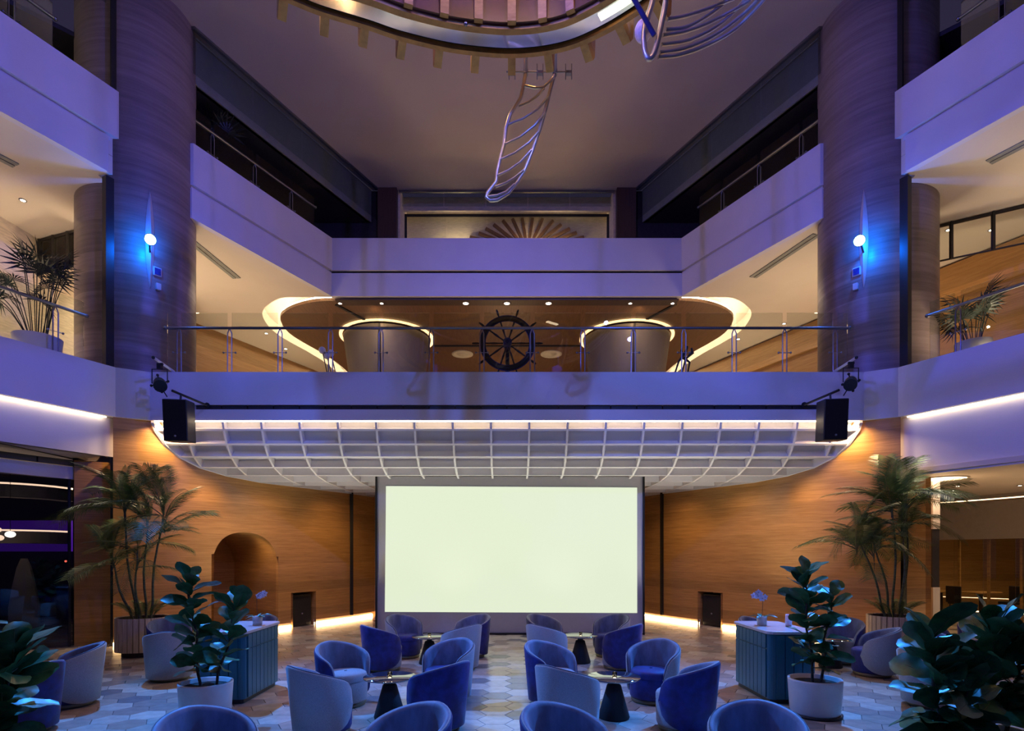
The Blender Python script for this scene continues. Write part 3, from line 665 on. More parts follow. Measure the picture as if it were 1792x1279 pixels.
for k, (px, py) in enumerate(((18, 935), (8, 941), (14, 927))):
    p = Wp(px-10*k, py, 13.0+.4*k); t = thing('pendant_lamp', tuple(p), 'small glowing glass pendant behind the dark glass, %s of three' % ('nearest', 'middle', 'farthest')[k], 'pendant lamp', 'pendants in the bar')
    q = MB(); q.ball(tuple(p), .10, 12, 0, .7); q.build('globe', M['down'] if k == 0 else M['ledl'], t); q = MB(); q.tube([tuple(p+Vector((0, 0, .07))), (p.x, p.y, 3.95)], .006, 5); q.build('cord', M['blk'], t)
q = MB(); q.ball(tuple(Wp(115, 982, 13.5)), .025); tag(q.build('indicator_lamp', M['redled']), 'tiny red indicator light behind the dark glass', 'lamp')
# white arched screen in bar
q = MB(); aa = [(-11.85+(u-.5)*.75, 14.0, h) for u, h in ((0, .6), (.12, 1.1), (.28, 1.6), (.42, 1.82), (.58, 1.82), (.72, 1.6), (.88, 1.1), (1, .6))]
q.face(aa); q.grid([aa, [(x, y+.06, z) for x, y, z in aa]]); q.face([(x, y+.06, z) for x, y, z in aa[::-1]]); q.bb(-12.22, -11.48, 14.0, 14.06, 0, .6)
tag(q.build('arched_panel', M['cream']), 'pale arched panel standing in the dark bar behind the glass', 'panel')

# right ground floor: ceiling, end wall, glazed room
mb = MB(); mb.prism([(sx(1)+.2, 1), (sx(11.9)+.2, 11.9), (8.4, 12.2), (8.4, 20), (22, 20), (22, 1)], 3.60, 3.7); struct('ceiling_right', mb, M['cream'], 'low cream ceiling on the right of the ground floor', 'ceiling')
mb = MB(); mb.strip([(8.15, 12.0), (9.05, 12.35)], .14, 0, 3.6); mb.strip([(9.05, 12.35), (9.05, 17)], -.12, 0, 3.6); mb.box(8.35, 12.02, 1.8, .10, .06, 3.6, .37, 1)
struct('wall_right_end', mb, [M['wallwood'], M['blk']], 'oak end wall right of the palm planter', 'wall')
q = MB(); q.strip([(8.5, 12.05), (9.0, 12.28)], -.012, .004, .07, 0, -.03); tag(q.build('skirting_light', M['skirt']), 'glowing warm skirting line at the foot of the right end wall', 'light strip')
q = MB(); q.bb(9.62, 9.78, 12.9, 13.0, 2.5, 3.6); q.bb(9.62, 9.78, 12.9, 13.0, 0, 1.18); q.bb(9.62, 9.78, 12.92, 13.0, 1.18, 2.5, 1); struct('trim_12', q, [M['white'], M['dark']], 'white jamb beside the glazed room', 'jamb')
t = thing('ceiling_lamp', (9.6, 12.6, 3.6), 'bright round recessed ceiling lamp beside the right oak end wall', 'ceiling lamp')
q = MB(); q.lathe([(.48, 3.60), (.48, 3.585), (.44, 3.58)], 32, (9.6, 12.6, 0)); q.build('rim', M['cream'], t); q = MB(); q.cyl((9.6, 12.6), .43, 3.583, 3.595, 32); q.build('lens', M['ledl'], t)
lamp('POINT', (9.6, 12.6, 3.3), 14, WARM, None, .2, name='recessed_lamp')
cur = [(12.2, 19.0), (13.2, 17.9), (13.9, 16.6), (14.4, 15.0), (14.7, 13.0)]
M['bulk'] = mat('taupe_bulkhead', (.42, .38, .34), .6)
cc = catmull(cur, 6)
mb = MB(); mb.strip(cc, -.25, 2.36, 3.42); mb.strip(cc, -.15, 3.5, 3.6, 0, -.3); struct('wall_right_curved', mb, M['bulk'], 'curved grey-bronze bulkhead over the glazed room', 'bulkhead')
q = MB(); q.strip(cc, .03, 3.50, 3.54, 0, .04); tag(q.build('led_strip', M['ledl']), 'light line on top of the curved bronze bulkhead', 'light strip')
t = thing('window_2', (13.5, 17, 0), 'glass front of the room under the curved bulkhead', 'window', None, 0, 'structure')
for a, b in zip(cc[::3], cc[3::3]):
    q = MB(); q.strip([a, b], -.015, .02, 2.36, 0, -.1); q.build('pane', M['glass'], t)
    q = MB(); q.box(b[0]+.1, b[1], 1.18, .06, .06, 2.36, .4); q.build('mullion', M['hullwood'], t)
mb = MB(); mb.bb(12, 22, 20.5, 20.6, 0, 3.6); mb.strip([(19, 20.5), (20.5, 12)], .1, 0, 3.6); struct('wall_right_room', mb, M['wallwood'], 'oak back wall of the glazed room', 'wall')
t = thing('curved_bench', (15.8, 18.6, 0), 'curved bench with glowing edges inside the glazed room', 'bench')
bp = catmull([(13.6, 19.6), (14.6, 19.0), (15.6, 18.3), (16.6, 17.2), (17.2, 15.6)], 6)
q = MB(); q.strip(bp, -.5, .12, .5); q.build('body', M['wallwood'], t)
q = MB(); q.strip(bp, .02, .47, .51); q.strip(bp, .02, .04, .08); tag(q.build('light_line', M['ledl'], t), 'two glowing warm edges')
for k, (x, y) in enumerate(((14.6, 17.6), (13.9, 18.3))):
    t = thing('dining_table', (x, y, 0), 'dark small table %s inside the glazed room' % ('nearer the glass' if k == 0 else 'farther back'), 'table')
    q = MB(); q.box(x, y, .74, 1.0, .6, .04, .3); q.build('tabletop', M['hullwood'], t, .01); q = MB(); q.cyl((x, y), .05, .03, .73, 12); q.cyl((x, y), .25, 0, .03, 20); q.build('pedestal', M['blk'], t)
for k, (x, y) in enumerate(((15.3, 17.35), (13.8, 17.4))):
    t = thing('side_chair', (x, y, 0), 'dark chair at the table in the glazed room, %s' % ('right side' if k == 0 else 'left side'), 'chair')
    q = MB(); q.box(x, y, .44, .44, .44, .08, .3); q.build('seat', M['blk'], t, .02); q = MB(); q.box(x+(.2 if k == 0 else -.2), y, .7, .06, .44, .5, .3); q.build('backrest', M['blk'], t, .02)
    for a in (-1, 1):
        for b in (-1, 1): q = MB(); q.tube([(x+a*.17, y+b*.17, .42), (x+a*.2, y+b*.2, 0)], .015, 6); q.build('leg', M['blk'], t)
for x, y, p in ((11.2, 13.6, 16), (12.4, 11.0, 16), (15.6, 17.0, 26)):
    lamp('SPOT', (x, y, 3.5), p*9, WARM, (x, y, 0), .08, 130, .8, name='ground_downlight')
lamp('AREA', (11.5, 12.0, .1), 40, WARM, (11.5, 12, 3), .8, name='floor_uplight')  # added upward fill for the low right ceiling
for k, (px, py) in enumerate(((1676, 850), (1785, 849), (1668, 858))):
    D = 1.65/((HY-py)/F); downlight(X(px, D), D, 3.6, 'small round fitting in the low right ceiling, %s' % ('left', 'right edge', 'farthest')[k], 'fittings in the low right ceiling', .04)

def catmull3(P, n):
    P = [Vector(p) for p in P]; Q = [P[0]*2-P[1]]+P+[P[-1]*2-P[-2]]; out = []
    for i in range(1, len(Q)-2):
        a, b_, c_, d = Q[i-1:i+3]
        for k in range(n):
            t = k/n; out.append(.5*(2*b_+(c_-a)*t+(2*a-5*b_+4*c_-d)*t*t+(-a+3*b_-3*c_+d)*t**3))
    return out+[P[-1]]
# ------------------------------------------------------------------ railings
def railing(pts, z0, zr, label, posts, group='glass balustrades', gtop=None, ends=None):
    t = thing('balustrade', (pts[0][0], pts[0][1], z0), label, 'railing', group)
    q = MB(); q.tube([(x, y, zr) for x, y in (ends or pts)], .03, 10)
    for e in ((ends or pts)[0], (ends or pts)[-1]): q.ball((e[0], e[1], zr), .042, 10)
    q.build('handrail', M['steel'], t)
    a, b = Vector(pts[0]), Vector(pts[-1]); d = (b-a).normalized(); L_ = (b-a).length; nn = Vector((-d.y, d.x))
    for u in posts:
        c = a+d*u; q = MB()
        for k in (-1, 1):
            e = c+d*(k*.045); q.tube([(e.x, e.y, z0), (e.x, e.y, zr-.12), ((e*.5+c*.5).x, (e*.5+c*.5).y, zr-.06), (c.x, c.y, zr)], .014, 6)
        q.build('post', M['steel'], t)
        for zz in (z0+.38, z0+.82):
            q = MB(); e1 = c-d*.13; e2 = c+d*.13; q.tube([(e1.x, e1.y, zz), (e2.x, e2.y, zz)], .008, 6)
            for e in (e1, e2): q.ball((e.x, e.y, zz), .024, 8)
            q.build('glass_clamp', M['steel'], t)
    us = [0]+list(posts)+[L_]
    for u0, u1 in zip(us, us[1:]):
        if u1-u0 < .25: continue
        e1 = a+d*(u0+.05); e2 = a+d*(u1-.05); q = MB(); f = nn*.008
        q.hexa([(e1.x, e1.y, z0+.03), (e2.x, e2.y, z0+.03), ((e2+f).x, (e2+f).y, z0+.03), ((e1+f).x, (e1+f).y, z0+.03), (e1.x, e1.y, gtop), (e2.x, e2.y, gtop), ((e2+f).x, (e2+f).y, gtop), ((e1+f).x, (e1+f).y, gtop)])
        q.build('pane', M['glass'], t)
    return t
DR = 12.45; x0, x1 = X(289, DR), X(1487, DR); sp = .0883*DR
railing([(x0, DR), (x1, DR)], 5.5, Z(574, DR), 'glass balustrade with steel double posts spanning the front balcony behind the ship wheel', [X(887.5+88.3*(k+.5), DR)-x0 for k in range(-7, 7)], gtop=Z(547.5, DR))
def sl(D, o=.42): return sx(D)+o
for s, nm in ((-1, 'left'), (1, 'right')):
    a, b = (s*sl(3), 3), (s*sl(11.75), 11.75); L0 = math.hypot(b[0]-a[0], b[1]-a[1])
    railing([a, b], 5.5, 6.83, 'second-storey side balustrade on the %s ending at the column' % nm, [L0-.55-1.25*k for k in range(6, -1, -1)], gtop=7.1)
    a, b = (s*sl(13.7, .35), 13.7), (s*sl(17.3, .35), 17.3); L0 = math.hypot(b[0]-a[0], b[1]-a[1])
    railing([a, b], 11.05, 12.42, 'top-storey balustrade beyond the %s column' % nm, [.6, 1.85, 3.1], gtop=12.7)
    a, b = (s*sl(3, .35), 3), (s*sl(11.2, .35), 11.2); L0 = math.hypot(b[0]-a[0], b[1]-a[1])
    railing([a, b], 11.05, 12.42, 'top-storey balustrade in front of the %s column' % nm, [L0-.7-1.3*k for k in range(5, -1, -1)], gtop=12.7)

# ------------------------------------------------------------------ ship wheel
c = Wp(888, 601, 12.9); t = thing('ship_wheel', (c.x, c.y, 5.5), 'big dark ten-spoke ship steering wheel on the front balcony', 'ship wheel')
def ringp(r, n, y=0, a0=0): return [(c.x+r*math.cos(2*PI*k/n+a0), c.y+y, c.z+r*math.sin(2*PI*k/n+a0)) for k in range(n)]
q = MB()
sec = [(-.05, -.03), (.05, -.03), (.05, .03), (-.05, .03)]
rows = [[(c.x+(.56+dr)*math.cos(2*PI*k/60), c.y+dy, c.z+(.56+dr)*math.sin(2*PI*k/60)) for dr, dy in sec] for k in range(61)]
q.grid(rows, 0, True, True); q.build('rim', M['blk'], t)
q = MB(); q.tube(ringp(.62, 60, -.02), .012, 6, close=True); q.tube(ringp(.50, 60, -.02), .010, 6, close=True); q.build('rim_band', M['royal'], t)
for k in range(10):
    a = 2*PI*k/10; q = MB(); rr = [(.06, .02), (.2, .016), (.3, .026), (.42, .018), (.52, .02), (.64, .016), (.70, .028), (.78, .020), (.80, .008)]
    q.tube([(c.x+r*math.cos(a), c.y-.01, c.z+r*math.sin(a)) for r, w in rr], [w for r, w in rr], 8); q.build('spoke', M['blk'], t)
q = MB(); q.tube([(c.x, c.y-.10, c.z), (c.x, c.y+.12, c.z)], .10, 20); q.tube([(c.x, c.y-.14, c.z), (c.x, c.y-.09, c.z)], .045, 14); q.build('hub', M['royal'], t)
q = MB(); q.tube([(c.x, c.y+.16, 5.5), (c.x, c.y+.16, c.z)], .05, 12); q.bb(c.x-.3, c.x+.3, c.y-.1, c.y+.4, 5.5, 5.56); q.tube([(c.x, c.y, c.z), (c.x, c.y+.2, c.z)], .04, 10); q.build('stand', M['blk'], t)

# ------------------------------------------------------------------ decor behind the balustrade
for k, (px, py, pb) in enumerate(((564, 613, 573), (572, 622, 580), (579, 618, 588))):
    p = Wp(px, py, 16.0+.15*k); t = thing('disc_sculpture', (X(pb, p.y), p.y, 5.5), 'pale round head on a thin dark stem by the left drum, %s of three' % ('leftmost', 'middle', 'rightmost')[k], 'sculpture', 'stemmed round sculptures')
    q = MB(); q.ball(tuple(p), .10, 14, 0, 1.0); q.build('head', M['pot'], t)
    q = MB(); q.tube([tuple(p), (X(pb, p.y), p.y, Z(655, p.y)), (X(pb+1, p.y), p.y, 5.5)], .014, 6); q.build('stem', M['blk'], t)
for k, (P_) in enumerate((((1182, 650), (1188, 632), (1199, 618), (1203, 606)), ((1194, 650), (1200, 628), (1212, 617), (1210, 609)), ((1204, 650), (1207, 634), (1196, 626), (1192, 612)))):
    D = 16.0+.15*k; pts = [Wp(x, y, D) for x, y in P_]; t = thing('branch_sculpture', (pts[0].x, D, 5.5), 'dark crooked branch sculpture by the right bronze drum, %s of three' % ('leftmost', 'middle', 'rightmost')[k], 'sculpture', 'crooked branch sculptures')
    q = MB(); q.tube([(pts[0].x, D, 5.5)]+pts, [.03, .022, .03, .05, .03], 7); q.build('branch', M['blk'], t)

# ------------------------------------------------------------------ blue lamps on the columns
for s, nm, px, py in ((-1, 'left', 263, 419), (1, 'right', 1504, 421)):
    D = 11.98; p = Vector((s*7.50, D, 8.58)); cx, cy = s*8.65, 13.4
    dr = Vector((p.x-cx, p.y-cy, 0)); dr.normalize(); base = Vector((cx, cy, 8.6))+dr*1.2
    p = Vector((X(px, 11.95), 11.95, Z(py, 11.95)))
    t = thing('spindle_sconce', (base.x, base.y, 7.75), 'tall slender pointed steel wall light on the %s column behind its blue lamp' % nm, 'wall light', 'spindle wall lights')
    b2 = Vector((X(px-s*5 if s < 0 else px+2, 12.3), 12.3, 0)); q = MB(); rows = []
    dd = (b2-Vector((cx, cy, 0))); dd.z = 0; dd.normalize(); b2 = Vector((cx, cy, 0))+dd*1.21; tt = Vector((-dd.y, dd.x, 0))
    for k in range(15):
        u = k/14; z = 7.75+2.15*u; w = .085*math.sin(PI*u)**.8+.002; c_ = b2+dd*(.02+.09*math.sin(PI*u)); c_.z = z; e0 = b2.copy(); e0.z = z
        rows.append([tuple(e0-tt*w), tuple(c_), tuple(e0+tt*w)])
    q.grid(rows, 0, False); q.build('blade', M['blade'], t)
    t = thing('stage_lamp', tuple(p), 'blinding blue-white stage lamp on the %s column' % nm, 'stage light', 'blue lamps on the columns')
    aim = (Vector((0, 2, 2.0))-p).normalized(); e1 = p+aim*.0; e2 = p-aim*.26
    q = MB(); q.tube([tuple(e2), tuple(e2+aim*.08), tuple(e1)], [.06, .10, .115], 18); q.build('housing', M['blk'], t)
    q = MB(); q.tube([tuple(e1+aim*.002), tuple(e1+aim*.02)], .10, 18); tag(q.build('lens', M['headlens'], t), 'glowing blue-white lens')
    q = MB(); q.tube([tuple(e2+aim*.1), tuple(b2+Vector((0, 0, 8.5)))], .02, 6); q.build('bracket', M['blk'], t)
    px2 = px+30 if s < 0 else px-22
    cpt = Vector((X(px2, 12.25), 12.25, 0)); d2 = (cpt-Vector((cx, cy, 0))).normalized(); b3 = Vector((cx, cy, 0))+d2*1.215; an = math.atan2(d2.y, d2.x)-PI/2
    t = thing('wall_sensor', (b3.x, b3.y, Z(466, 12.3)), 'small pale square box on the %s column below the blue lamp' % nm, 'sensor', 'boxes on the columns')
    q = MB(); q.box(b3.x, b3.y, Z(463, 12.3), .17, .04, .20, an); q.build('housing', M['pot'], t, .015); q = MB(); f_ = b3+d2*.025; q.box(f_.x, f_.y, Z(463, 12.3), .12, .01, .14, an); q.build('face', M['royal'], t)
    q = MB(); q.box(b3.x-.02*s, b3.y, Z(490, 12.3), .10, .08, .15, an); q.build('lower_box', M['pot'], t, .01)

# ------------------------------------------------------------------ loudspeakers and theatre spots on the balcony front
for s, nm, pl, pr_, yt, yb in ((-1, 'left', 290, 338, 701, 774), (1, 'right', 1430, 1481, 700, 772)):
    D = 11.55; cx = X((pl+pr_)/2, D); w = .46; h = (yb-yt)/F*D-.02; zc = Z((yt+yb)/2, D); rz = s*-.13
    t = thing('loudspeaker', (cx, D, zc-h/2), 'black boxy loudspeaker hanging on the %s end of the balcony front' % nm, 'loudspeaker', 'hanging loudspeakers')
    q = MB(); q.box(cx, D, zc, w, .42, h, rz, 0, .09); q.build('cabinet', M['blk'], t, .02)
    f = Matrix.Rotation(rz, 3, 'Z') @ Matrix.Rotation(.09, 3, 'X') @ Vector((0, -.215, 0)); q = MB(); q.box(cx+f.x, D+f.y, zc+f.z, w*.92, .012, h*.95, rz, 0, .09); q.build('grille', M['black_gl'], t)
    f2 = Matrix.Rotation(rz, 3, 'Z') @ Matrix.Rotation(.09, 3, 'X') @ Vector((0, -.226, -h*.38)); q = MB(); q.ball((cx+f2.x, D+f2.y, zc+f2.z), .022, 10); q.build('badge', M['steel'], t)
    q = MB(); q.tube([(cx-s*.02, D, zc+h/2-.02), (cx-s*.02, D+.02, zc+h/2+.14)], .02, 8); q.tube([(cx+s*.06, D-.15, zc+h/2+.17), (cx-s*.22, 12.19, zc+h/2+.08)], .026, 8); q.tube([(cx-s*.22, 12.18, zc+h/2+.08), (cx-s*.22, 12.2, zc+h/2+.08)], .06, 10); q.build('bracket', M['blk'], t)
    D = 11.55; pc = (279.5, 671) if s < 0 else (1489, 669)
    p = Wp(*pc, D); t = thing('theatre_spotlight', tuple(p), 'black theatre spotlight in a yoke above the %s loudspeaker' % nm, 'stage light', 'theatre spots on pipes')
    aim = Vector((-p.x*.75, -7.5, -p.z)).normalized()
    q = MB(); q.tube([tuple(p-aim*.20), tuple(p-aim*.1), tuple(p+aim*.02), tuple(p+aim*.18)], [.05, .10, .12, .125], 16); q.build('body', M['blk'], t)
    for k in range(4):
        a = PI/2*k+.25; v = Vector((math.cos(a), 0, math.sin(a))); q = MB(); q.tube([tuple(p+v*.10), tuple(p+v*.17)], .014, 6); q.ball(tuple(p+v*.175), .028, 8); q.build('knob', M['blk'], t)
    q = MB(); q.tube([tuple(p+Vector((.03*s*-1, 0, -.08))), tuple(p+Vector((-s*.15, 0, -.27)))], .012, 6); q.build('handle', M['blk'], t)
    yz = p.z+.29; q = MB(); q.tube([(p.x-.155, D, p.z), (p.x-.155, D, yz), (p.x+.155, D, yz-.03*s*-1*0), (p.x+.155, D, p.z)], .012, 6); q.build('yoke', M['blk'], t)
    q = MB(); q.box(p.x, D, yz+.05, .08, .08, .10); q.tube([(p.x-.05, D, yz+.10), (p.x+.06, D, yz+.10)], .03, 8); q.build('clamp', M['blk'], t)
    ea = Vector((X(271, D) if s < 0 else X(1496, D), D-.05, Z(627, D))); eb = Vector((X(302, 12.3) if s < 0 else X(1462, 12.3), 12.35, Z(649, 12.3)))
    q = MB(); q.tube([tuple(ea), tuple(eb)], .026, 10); q.build('support_pipe', M['pot'], t); q = MB(); q.ball(tuple(ea), .034, 8); q.build('pipe_cap', M['blk'], t)

# ------------------------------------------------------------------ hanging ship ring
ZR = 9.0
outp = [(470, -12), (505, 2), (560, 24), (640, 48), (700, 68), (780, 87), (850, 96), (900, 98), (950, 94), (1000, 83), (1050, 62), (1100, 34), (1150, 0), (1175, -20)]
def onz(px, py, z): D = (z-CH)/((HY-py)/F); return (X(px, D), D)
arc = catmull([onz(px, py, ZR) for px, py in outp], 6)
full = arc+[(2.75, 5.6), (2.95, 4.2), (2.6, 2.6), (1.6, 1.5), (0, 1.0), (-1.8, 1.3), (-3.1, 2.3), (-3.8, 3.8), (-3.85, 5.4)]
full = catmull(full+[full[0]], 2)[:-1]
cxr = sum(p[0] for p in full)/len(full); cyr = 4.4
def inset(P, d):
    n = len(P); out = []
    for i in range(n):
        a, b = P[i-1], P[(i+1) % n]; dx, dy = b[0]-a[0], b[1]-a[1]; l = math.hypot(dx, dy) or 1; nx, ny = dy/l, -dx/l
        if nx*(P[i][0]-cxr)+ny*(P[i][1]-cyr) < 0: nx, ny = -nx, -ny
        out.append((P[i][0]-nx*d, P[i][1]-ny*d))
    return out
ship = thing('hanging_ship_hull', (0, 4.5, ZR), 'wooden ship-hull shaped chandelier ring with ribs hanging under the ceiling', 'chandelier')
def ringband(d0, d1, z0, z1, m_, nm_, label=None):
    A, B = inset(full, d0), inset(full, d1); rows = [[(a[0], a[1], z0), (a[0], a[1], z1), (b[0], b[1], z1), (b[0], b[1], z0)] for a, b in zip(A, B)]; rows.append(rows[0])
    q = MB(); q.grid(rows, 0, False, True); o = q.build(nm_, m_, ship)
    if label: o['label'] = label
    return o
ringband(0, .07, ZR-.03, ZR+.22, M['hullwood'], 'outer_rail')
ringband(.07, .16, ZR+.04, ZR+.10, M['blk'], 'shadow_gap')
ringband(.13, .40, ZR+.0, ZR+.05, M['lacq'], 'lacquered_band')
ringband(.38, .47, ZR-.05, ZR+.18, M['hullwood'], 'inner_rail')
ringband(.46, .52, ZR+.0, ZR+.30, M['hullbrown'], 'inner_board')
ringband(-.42, -.34, ZR+1.2, ZR+1.28, M['hullwood'], 'top_rail'); ringband(.56, .64, ZR+1.4, ZR+1.48, M['hullwood'], 'inner_top_rail')
# lit length of the band at the right
A, B = inset(full, .20), inset(full, .30)
ii = [i for i in range(len(full)) if full[i][1] > 6.5 and CX+full[i][0]/full[i][1]*F > 1062 and CX+full[i][0]/full[i][1]*F < 1118]
if ii:
    q = MB(); q.grid([[(A[i][0], A[i][1], ZR-.012), (B[i][0], B[i][1], ZR-.012), (B[i][0], B[i][1], ZR+.0), (A[i][0], A[i][1], ZR+.0)] for i in ii], 0, False, True); tag(q.build('light_tube', M['led'], ship), 'short glowing white tube')
# ribs
L_ = arclen(full+[full[0]]); tot = L_[-1]; nr = 44
for k in range(nr):
    d = tot*(k+.35)/nr; i = max(j for j in range(len(full)) if L_[j] <= d); t_ = (d-L_[i])/(L_[i+1]-L_[i]); j2 = (i+1) % len(full)
    p = Vector((full[i][0]*(1-t_)+full[j2][0]*t_, full[i][1]*(1-t_)+full[j2][1]*t_)); tg = Vector((full[j2][0]-full[i][0], full[j2][1]-full[i][1])).normalized(); nn = Vector((tg.y, -tg.x))
    if nn.dot(p-Vector((cxr, cyr))) < 0: nn = -nn
    if p.y < 3.2: continue
    w = .055; pro = [(.0, ZR-.01), (.27, ZR-.05), (.36, ZR+.06), (.42, ZR+.6), (.46, ZR+1.2), (.34, ZR+1.2), (.28, ZR+.6), (.0, ZR+.35)]
    q = MB()
    A_ = [(p.x+nn.x*r+tg.x*w, p.y+nn.y*r+tg.y*w, z) for r, z in pro]; B_ = [(p.x+nn.x*r-tg.x*w, p.y+nn.y*r-tg.y*w, z) for r, z in pro]
    q.face(A_); q.face(B_[::-1]); q.grid([A_+[A_[0]], B_+[B_[0]]], 0, False)
    pro2 = [(-.49, ZR-.02), (-.56, ZR-.02), (-.64, ZR+.7), (-.66, ZR+1.5), (-.56, ZR+1.5), (-.53, ZR+.7)]
    A_ = [(p.x+nn.x*r+tg.x*w, p.y+nn.y*r+tg.y*w, z) for r, z in pro2]; B_ = [(p.x+nn.x*r-tg.x*w, p.y+nn.y*r-tg.y*w, z) for r, z in pro2]
    q.face(A_); q.face(B_[::-1]); q.grid([A_+[A_[0]], B_+[B_[0]]], 0, False)
    q.build('rib', M['hullwood'], ship)
for px, py in ((815, 42), (1047, 8), (720, 20)):
    p = Wp(px, py, 7.55); q = MB(); q.ball((p.x, p.y, p.z), .03, 10); q.build('bolt', M['steel'], ship)
for x, y in ((-1.7, 6.9), (.15, 7.4), (1.4, 6.6), (-3.2, 3.5), (2.4, 3.5)):
    q = MB(); q.tube([(x, y, ZR+.6), (x, y, 14.4)], .02, 6); q.build('hanger', M['steel'], ship)
# oar made of satin pipe
oar = thing('pipe_oar', (X(945, 8.4), 8.4, 7.0), 'pale satin pipe fin with slanting rungs hanging behind the wooden ring', 'sculpture', 'pipe fins of the hanging ship')
DO = 8.6
q = MB(); q.tube([Wp(x, y, DO) for x, y in ((920, 128), (915, 155), (911, 172), (893, 200), (885, 225), (882, 252), (876, 275), (870, 300), (868, 318), (853, 338), (851, 345), (858, 351), (870, 350), (890, 338), (906, 318), (918, 298), (930, 268), (944, 228), (955, 190), (964, 152), (971, 128))], .028, 8)
q.build('frame', M['pipe'], oar)
rungs = [((918, 150), (935, 154), (951, 153), (969, 135)), ((908, 186), (925, 179), (940, 168), (952, 155)), ((890, 218), (915, 208), (940, 192), (960, 168)), ((884, 252), (910, 240), (935, 220), (954, 197)), ((876, 279), (900, 268), (925, 250), (942, 231)), ((871, 307), (890, 298), (910, 284), (930, 262)), ((867, 327), (885, 320), (900, 311), (916, 298)), ((854, 344), (870, 342), (885, 336), (900, 322))]
for r_ in rungs:
    q = MB(); q.tube([Wp(x, y, DO-.03) for x, y in r_], .020, 7); q.build('rung', M['pipe'], oar)
for x in (920, 971):
    q = MB(); q.tube([Wp(x, 128, DO), Wp(x, 96, DO-.15), Wp(x, 40, DO-.5), (X(945, 8.0), 8.0, Z(15, 8.0))], .032, 8); q.build('drop_pipe', M['pipe'], oar)
    q = MB(); p = Wp(x, 127, DO); q.box(p.x, p.y, p.z, .07, .07, .06); q.build('collar', M['steel'], oar)
q = MB(); q.tube([Wp(886, 126, DO), Wp(1000, 126, DO)], .012, 6); q.build('cross_rod', M['steel'], oar)
for x in (896, 945, 995):
    q = MB(); p = Wp(x, 128, DO)
    for dx in (-.045, .045): q.tube([(p.x+dx, p.y, p.z+.14), (p.x+dx, p.y, p.z-.10)], .007, 5)
    q.box(p.x, p.y, p.z+.0, .08, .06, .04); q.build('clamp', M['steel'], oar)
q = MB(); q.tube([Wp(x, y, 7.9) for x, y in ((921, 32), (922, 22), (930, 19), (960, 18), (972, 21), (975, 30))], .045, 8); q.tube([Wp(948, 18, 7.9), Wp(948, -30, 7.9), (X(948, 7.9), 7.9, 14.4)], .045, 8); q.build('hanger_pipe', M['pipe'], oar)
# second fin, right
fin = thing('pipe_fin', tuple(Wp(1140, 90, 6.8)), 'satin pipe fin sweeping to the upper right beside the wooden ring', 'sculpture', 'pipe fins of the hanging ship')
fr = [((1152, 100), (1190, 96), (1240, 78), (1290, 48), (1335, 2), (1350, -20)), ((1155, 92), (1200, 84), (1250, 62), (1300, 25), (1330, -5)), ((1158, 78), (1200, 72), (1240, 55), (1275, 30), (1310, -8)), ((1160, 62), (1200, 55), (1245, 38), (1300, 8), (1320, -8)), ((1165, 52), (1200, 48), (1235, 30), (1265, 8), (1285, -12)), ((1168, 34), (1200, 28), (1240, 15), (1285, -3))]
for k, r_ in enumerate(fr):
    q = MB(); q.tube(catmull3([Wp(x, y, 6.9+.05*i) for i, (x, y) in enumerate(r_)], 4), .022, 7); q.build('rib_pipe', M['pipe'], fin)
q = MB(); q.tube(catmull3([Wp(x, y, 6.85) for x, y in ((1168, -20), (1162, 20), (1150, 75), (1142, 98), (1134, 102), (1128, 85), (1128, 50), (1140, 10), (1146, -20))], 5), .034, 8); q.build('hoop', M['pipe'], fin)
q = MB(); q.tube([Wp(1105, -10, 6.7), Wp(1145, 62, 6.8)], .028, 8); q.build('brace', M['royal'], fin)
q = MB(); p = Wp(1125, 55, 6.95); q.ball(tuple(p), .10, 14, 0, 1.3); q.build('float', M['petal'], fin)
# ------------------------------------------------------------------ tub chairs
# local frame: the sitter looks towards -Y, the back stands at +Y, seat centre at the origin
def shell_grid(out):
    rows = []; TM_ = math.radians(128); n = 28
    for i in range(n+1):
        u = -1+2*i/n; th = u*TM_; a = abs(u)
        rim = .775-.23*(a**1.5)
        zm = .34; sh = math.sqrt(max(0, 1-max(0, (a-.80)/.20)**2)); sl_ = math.sqrt(max(0, 1-max(0, (a-.45)/.55)**2.2))
        zt = zm+(rim-zm)*sh+.004; zb = zm+(.055-zm)*sl_-.004
        dx, dy = math.sin(th), math.cos(th)
        def rad(z): return .315+.055*(z/.77)*(0.5+0.5*math.cos(th)*.9+.05)+.02*(z/.77)
        r1, r2 = rad(zb), rad(zt); rm = rad((zb+zt)/2)
        def P(r, z): return (dx*r, dy*r*1.0+.0, z)
        th_ = .05*(1 if a < .97 else .6)
        if out: rows.append([P(rad(zb)-.02, zb), P(rad(zb), zb+.008), P(rm, (zb+zt)/2), P(r2-.002, zt-.02), P(r2-.010, zt-.004), P(r2-.02, zt)])
        else: rows.append([P(r2-.016, zt-.001), P(r2-.03, zt+.006), P(r2-th_-.004, zt-.004), P(r2-th_-.018, zt-.03), P(rm-th_-.022, (zb+zt)/2), P(rad(zb)-th_-.01, zb+.0), P(rad(zb)-.02, zb)])
    return rows
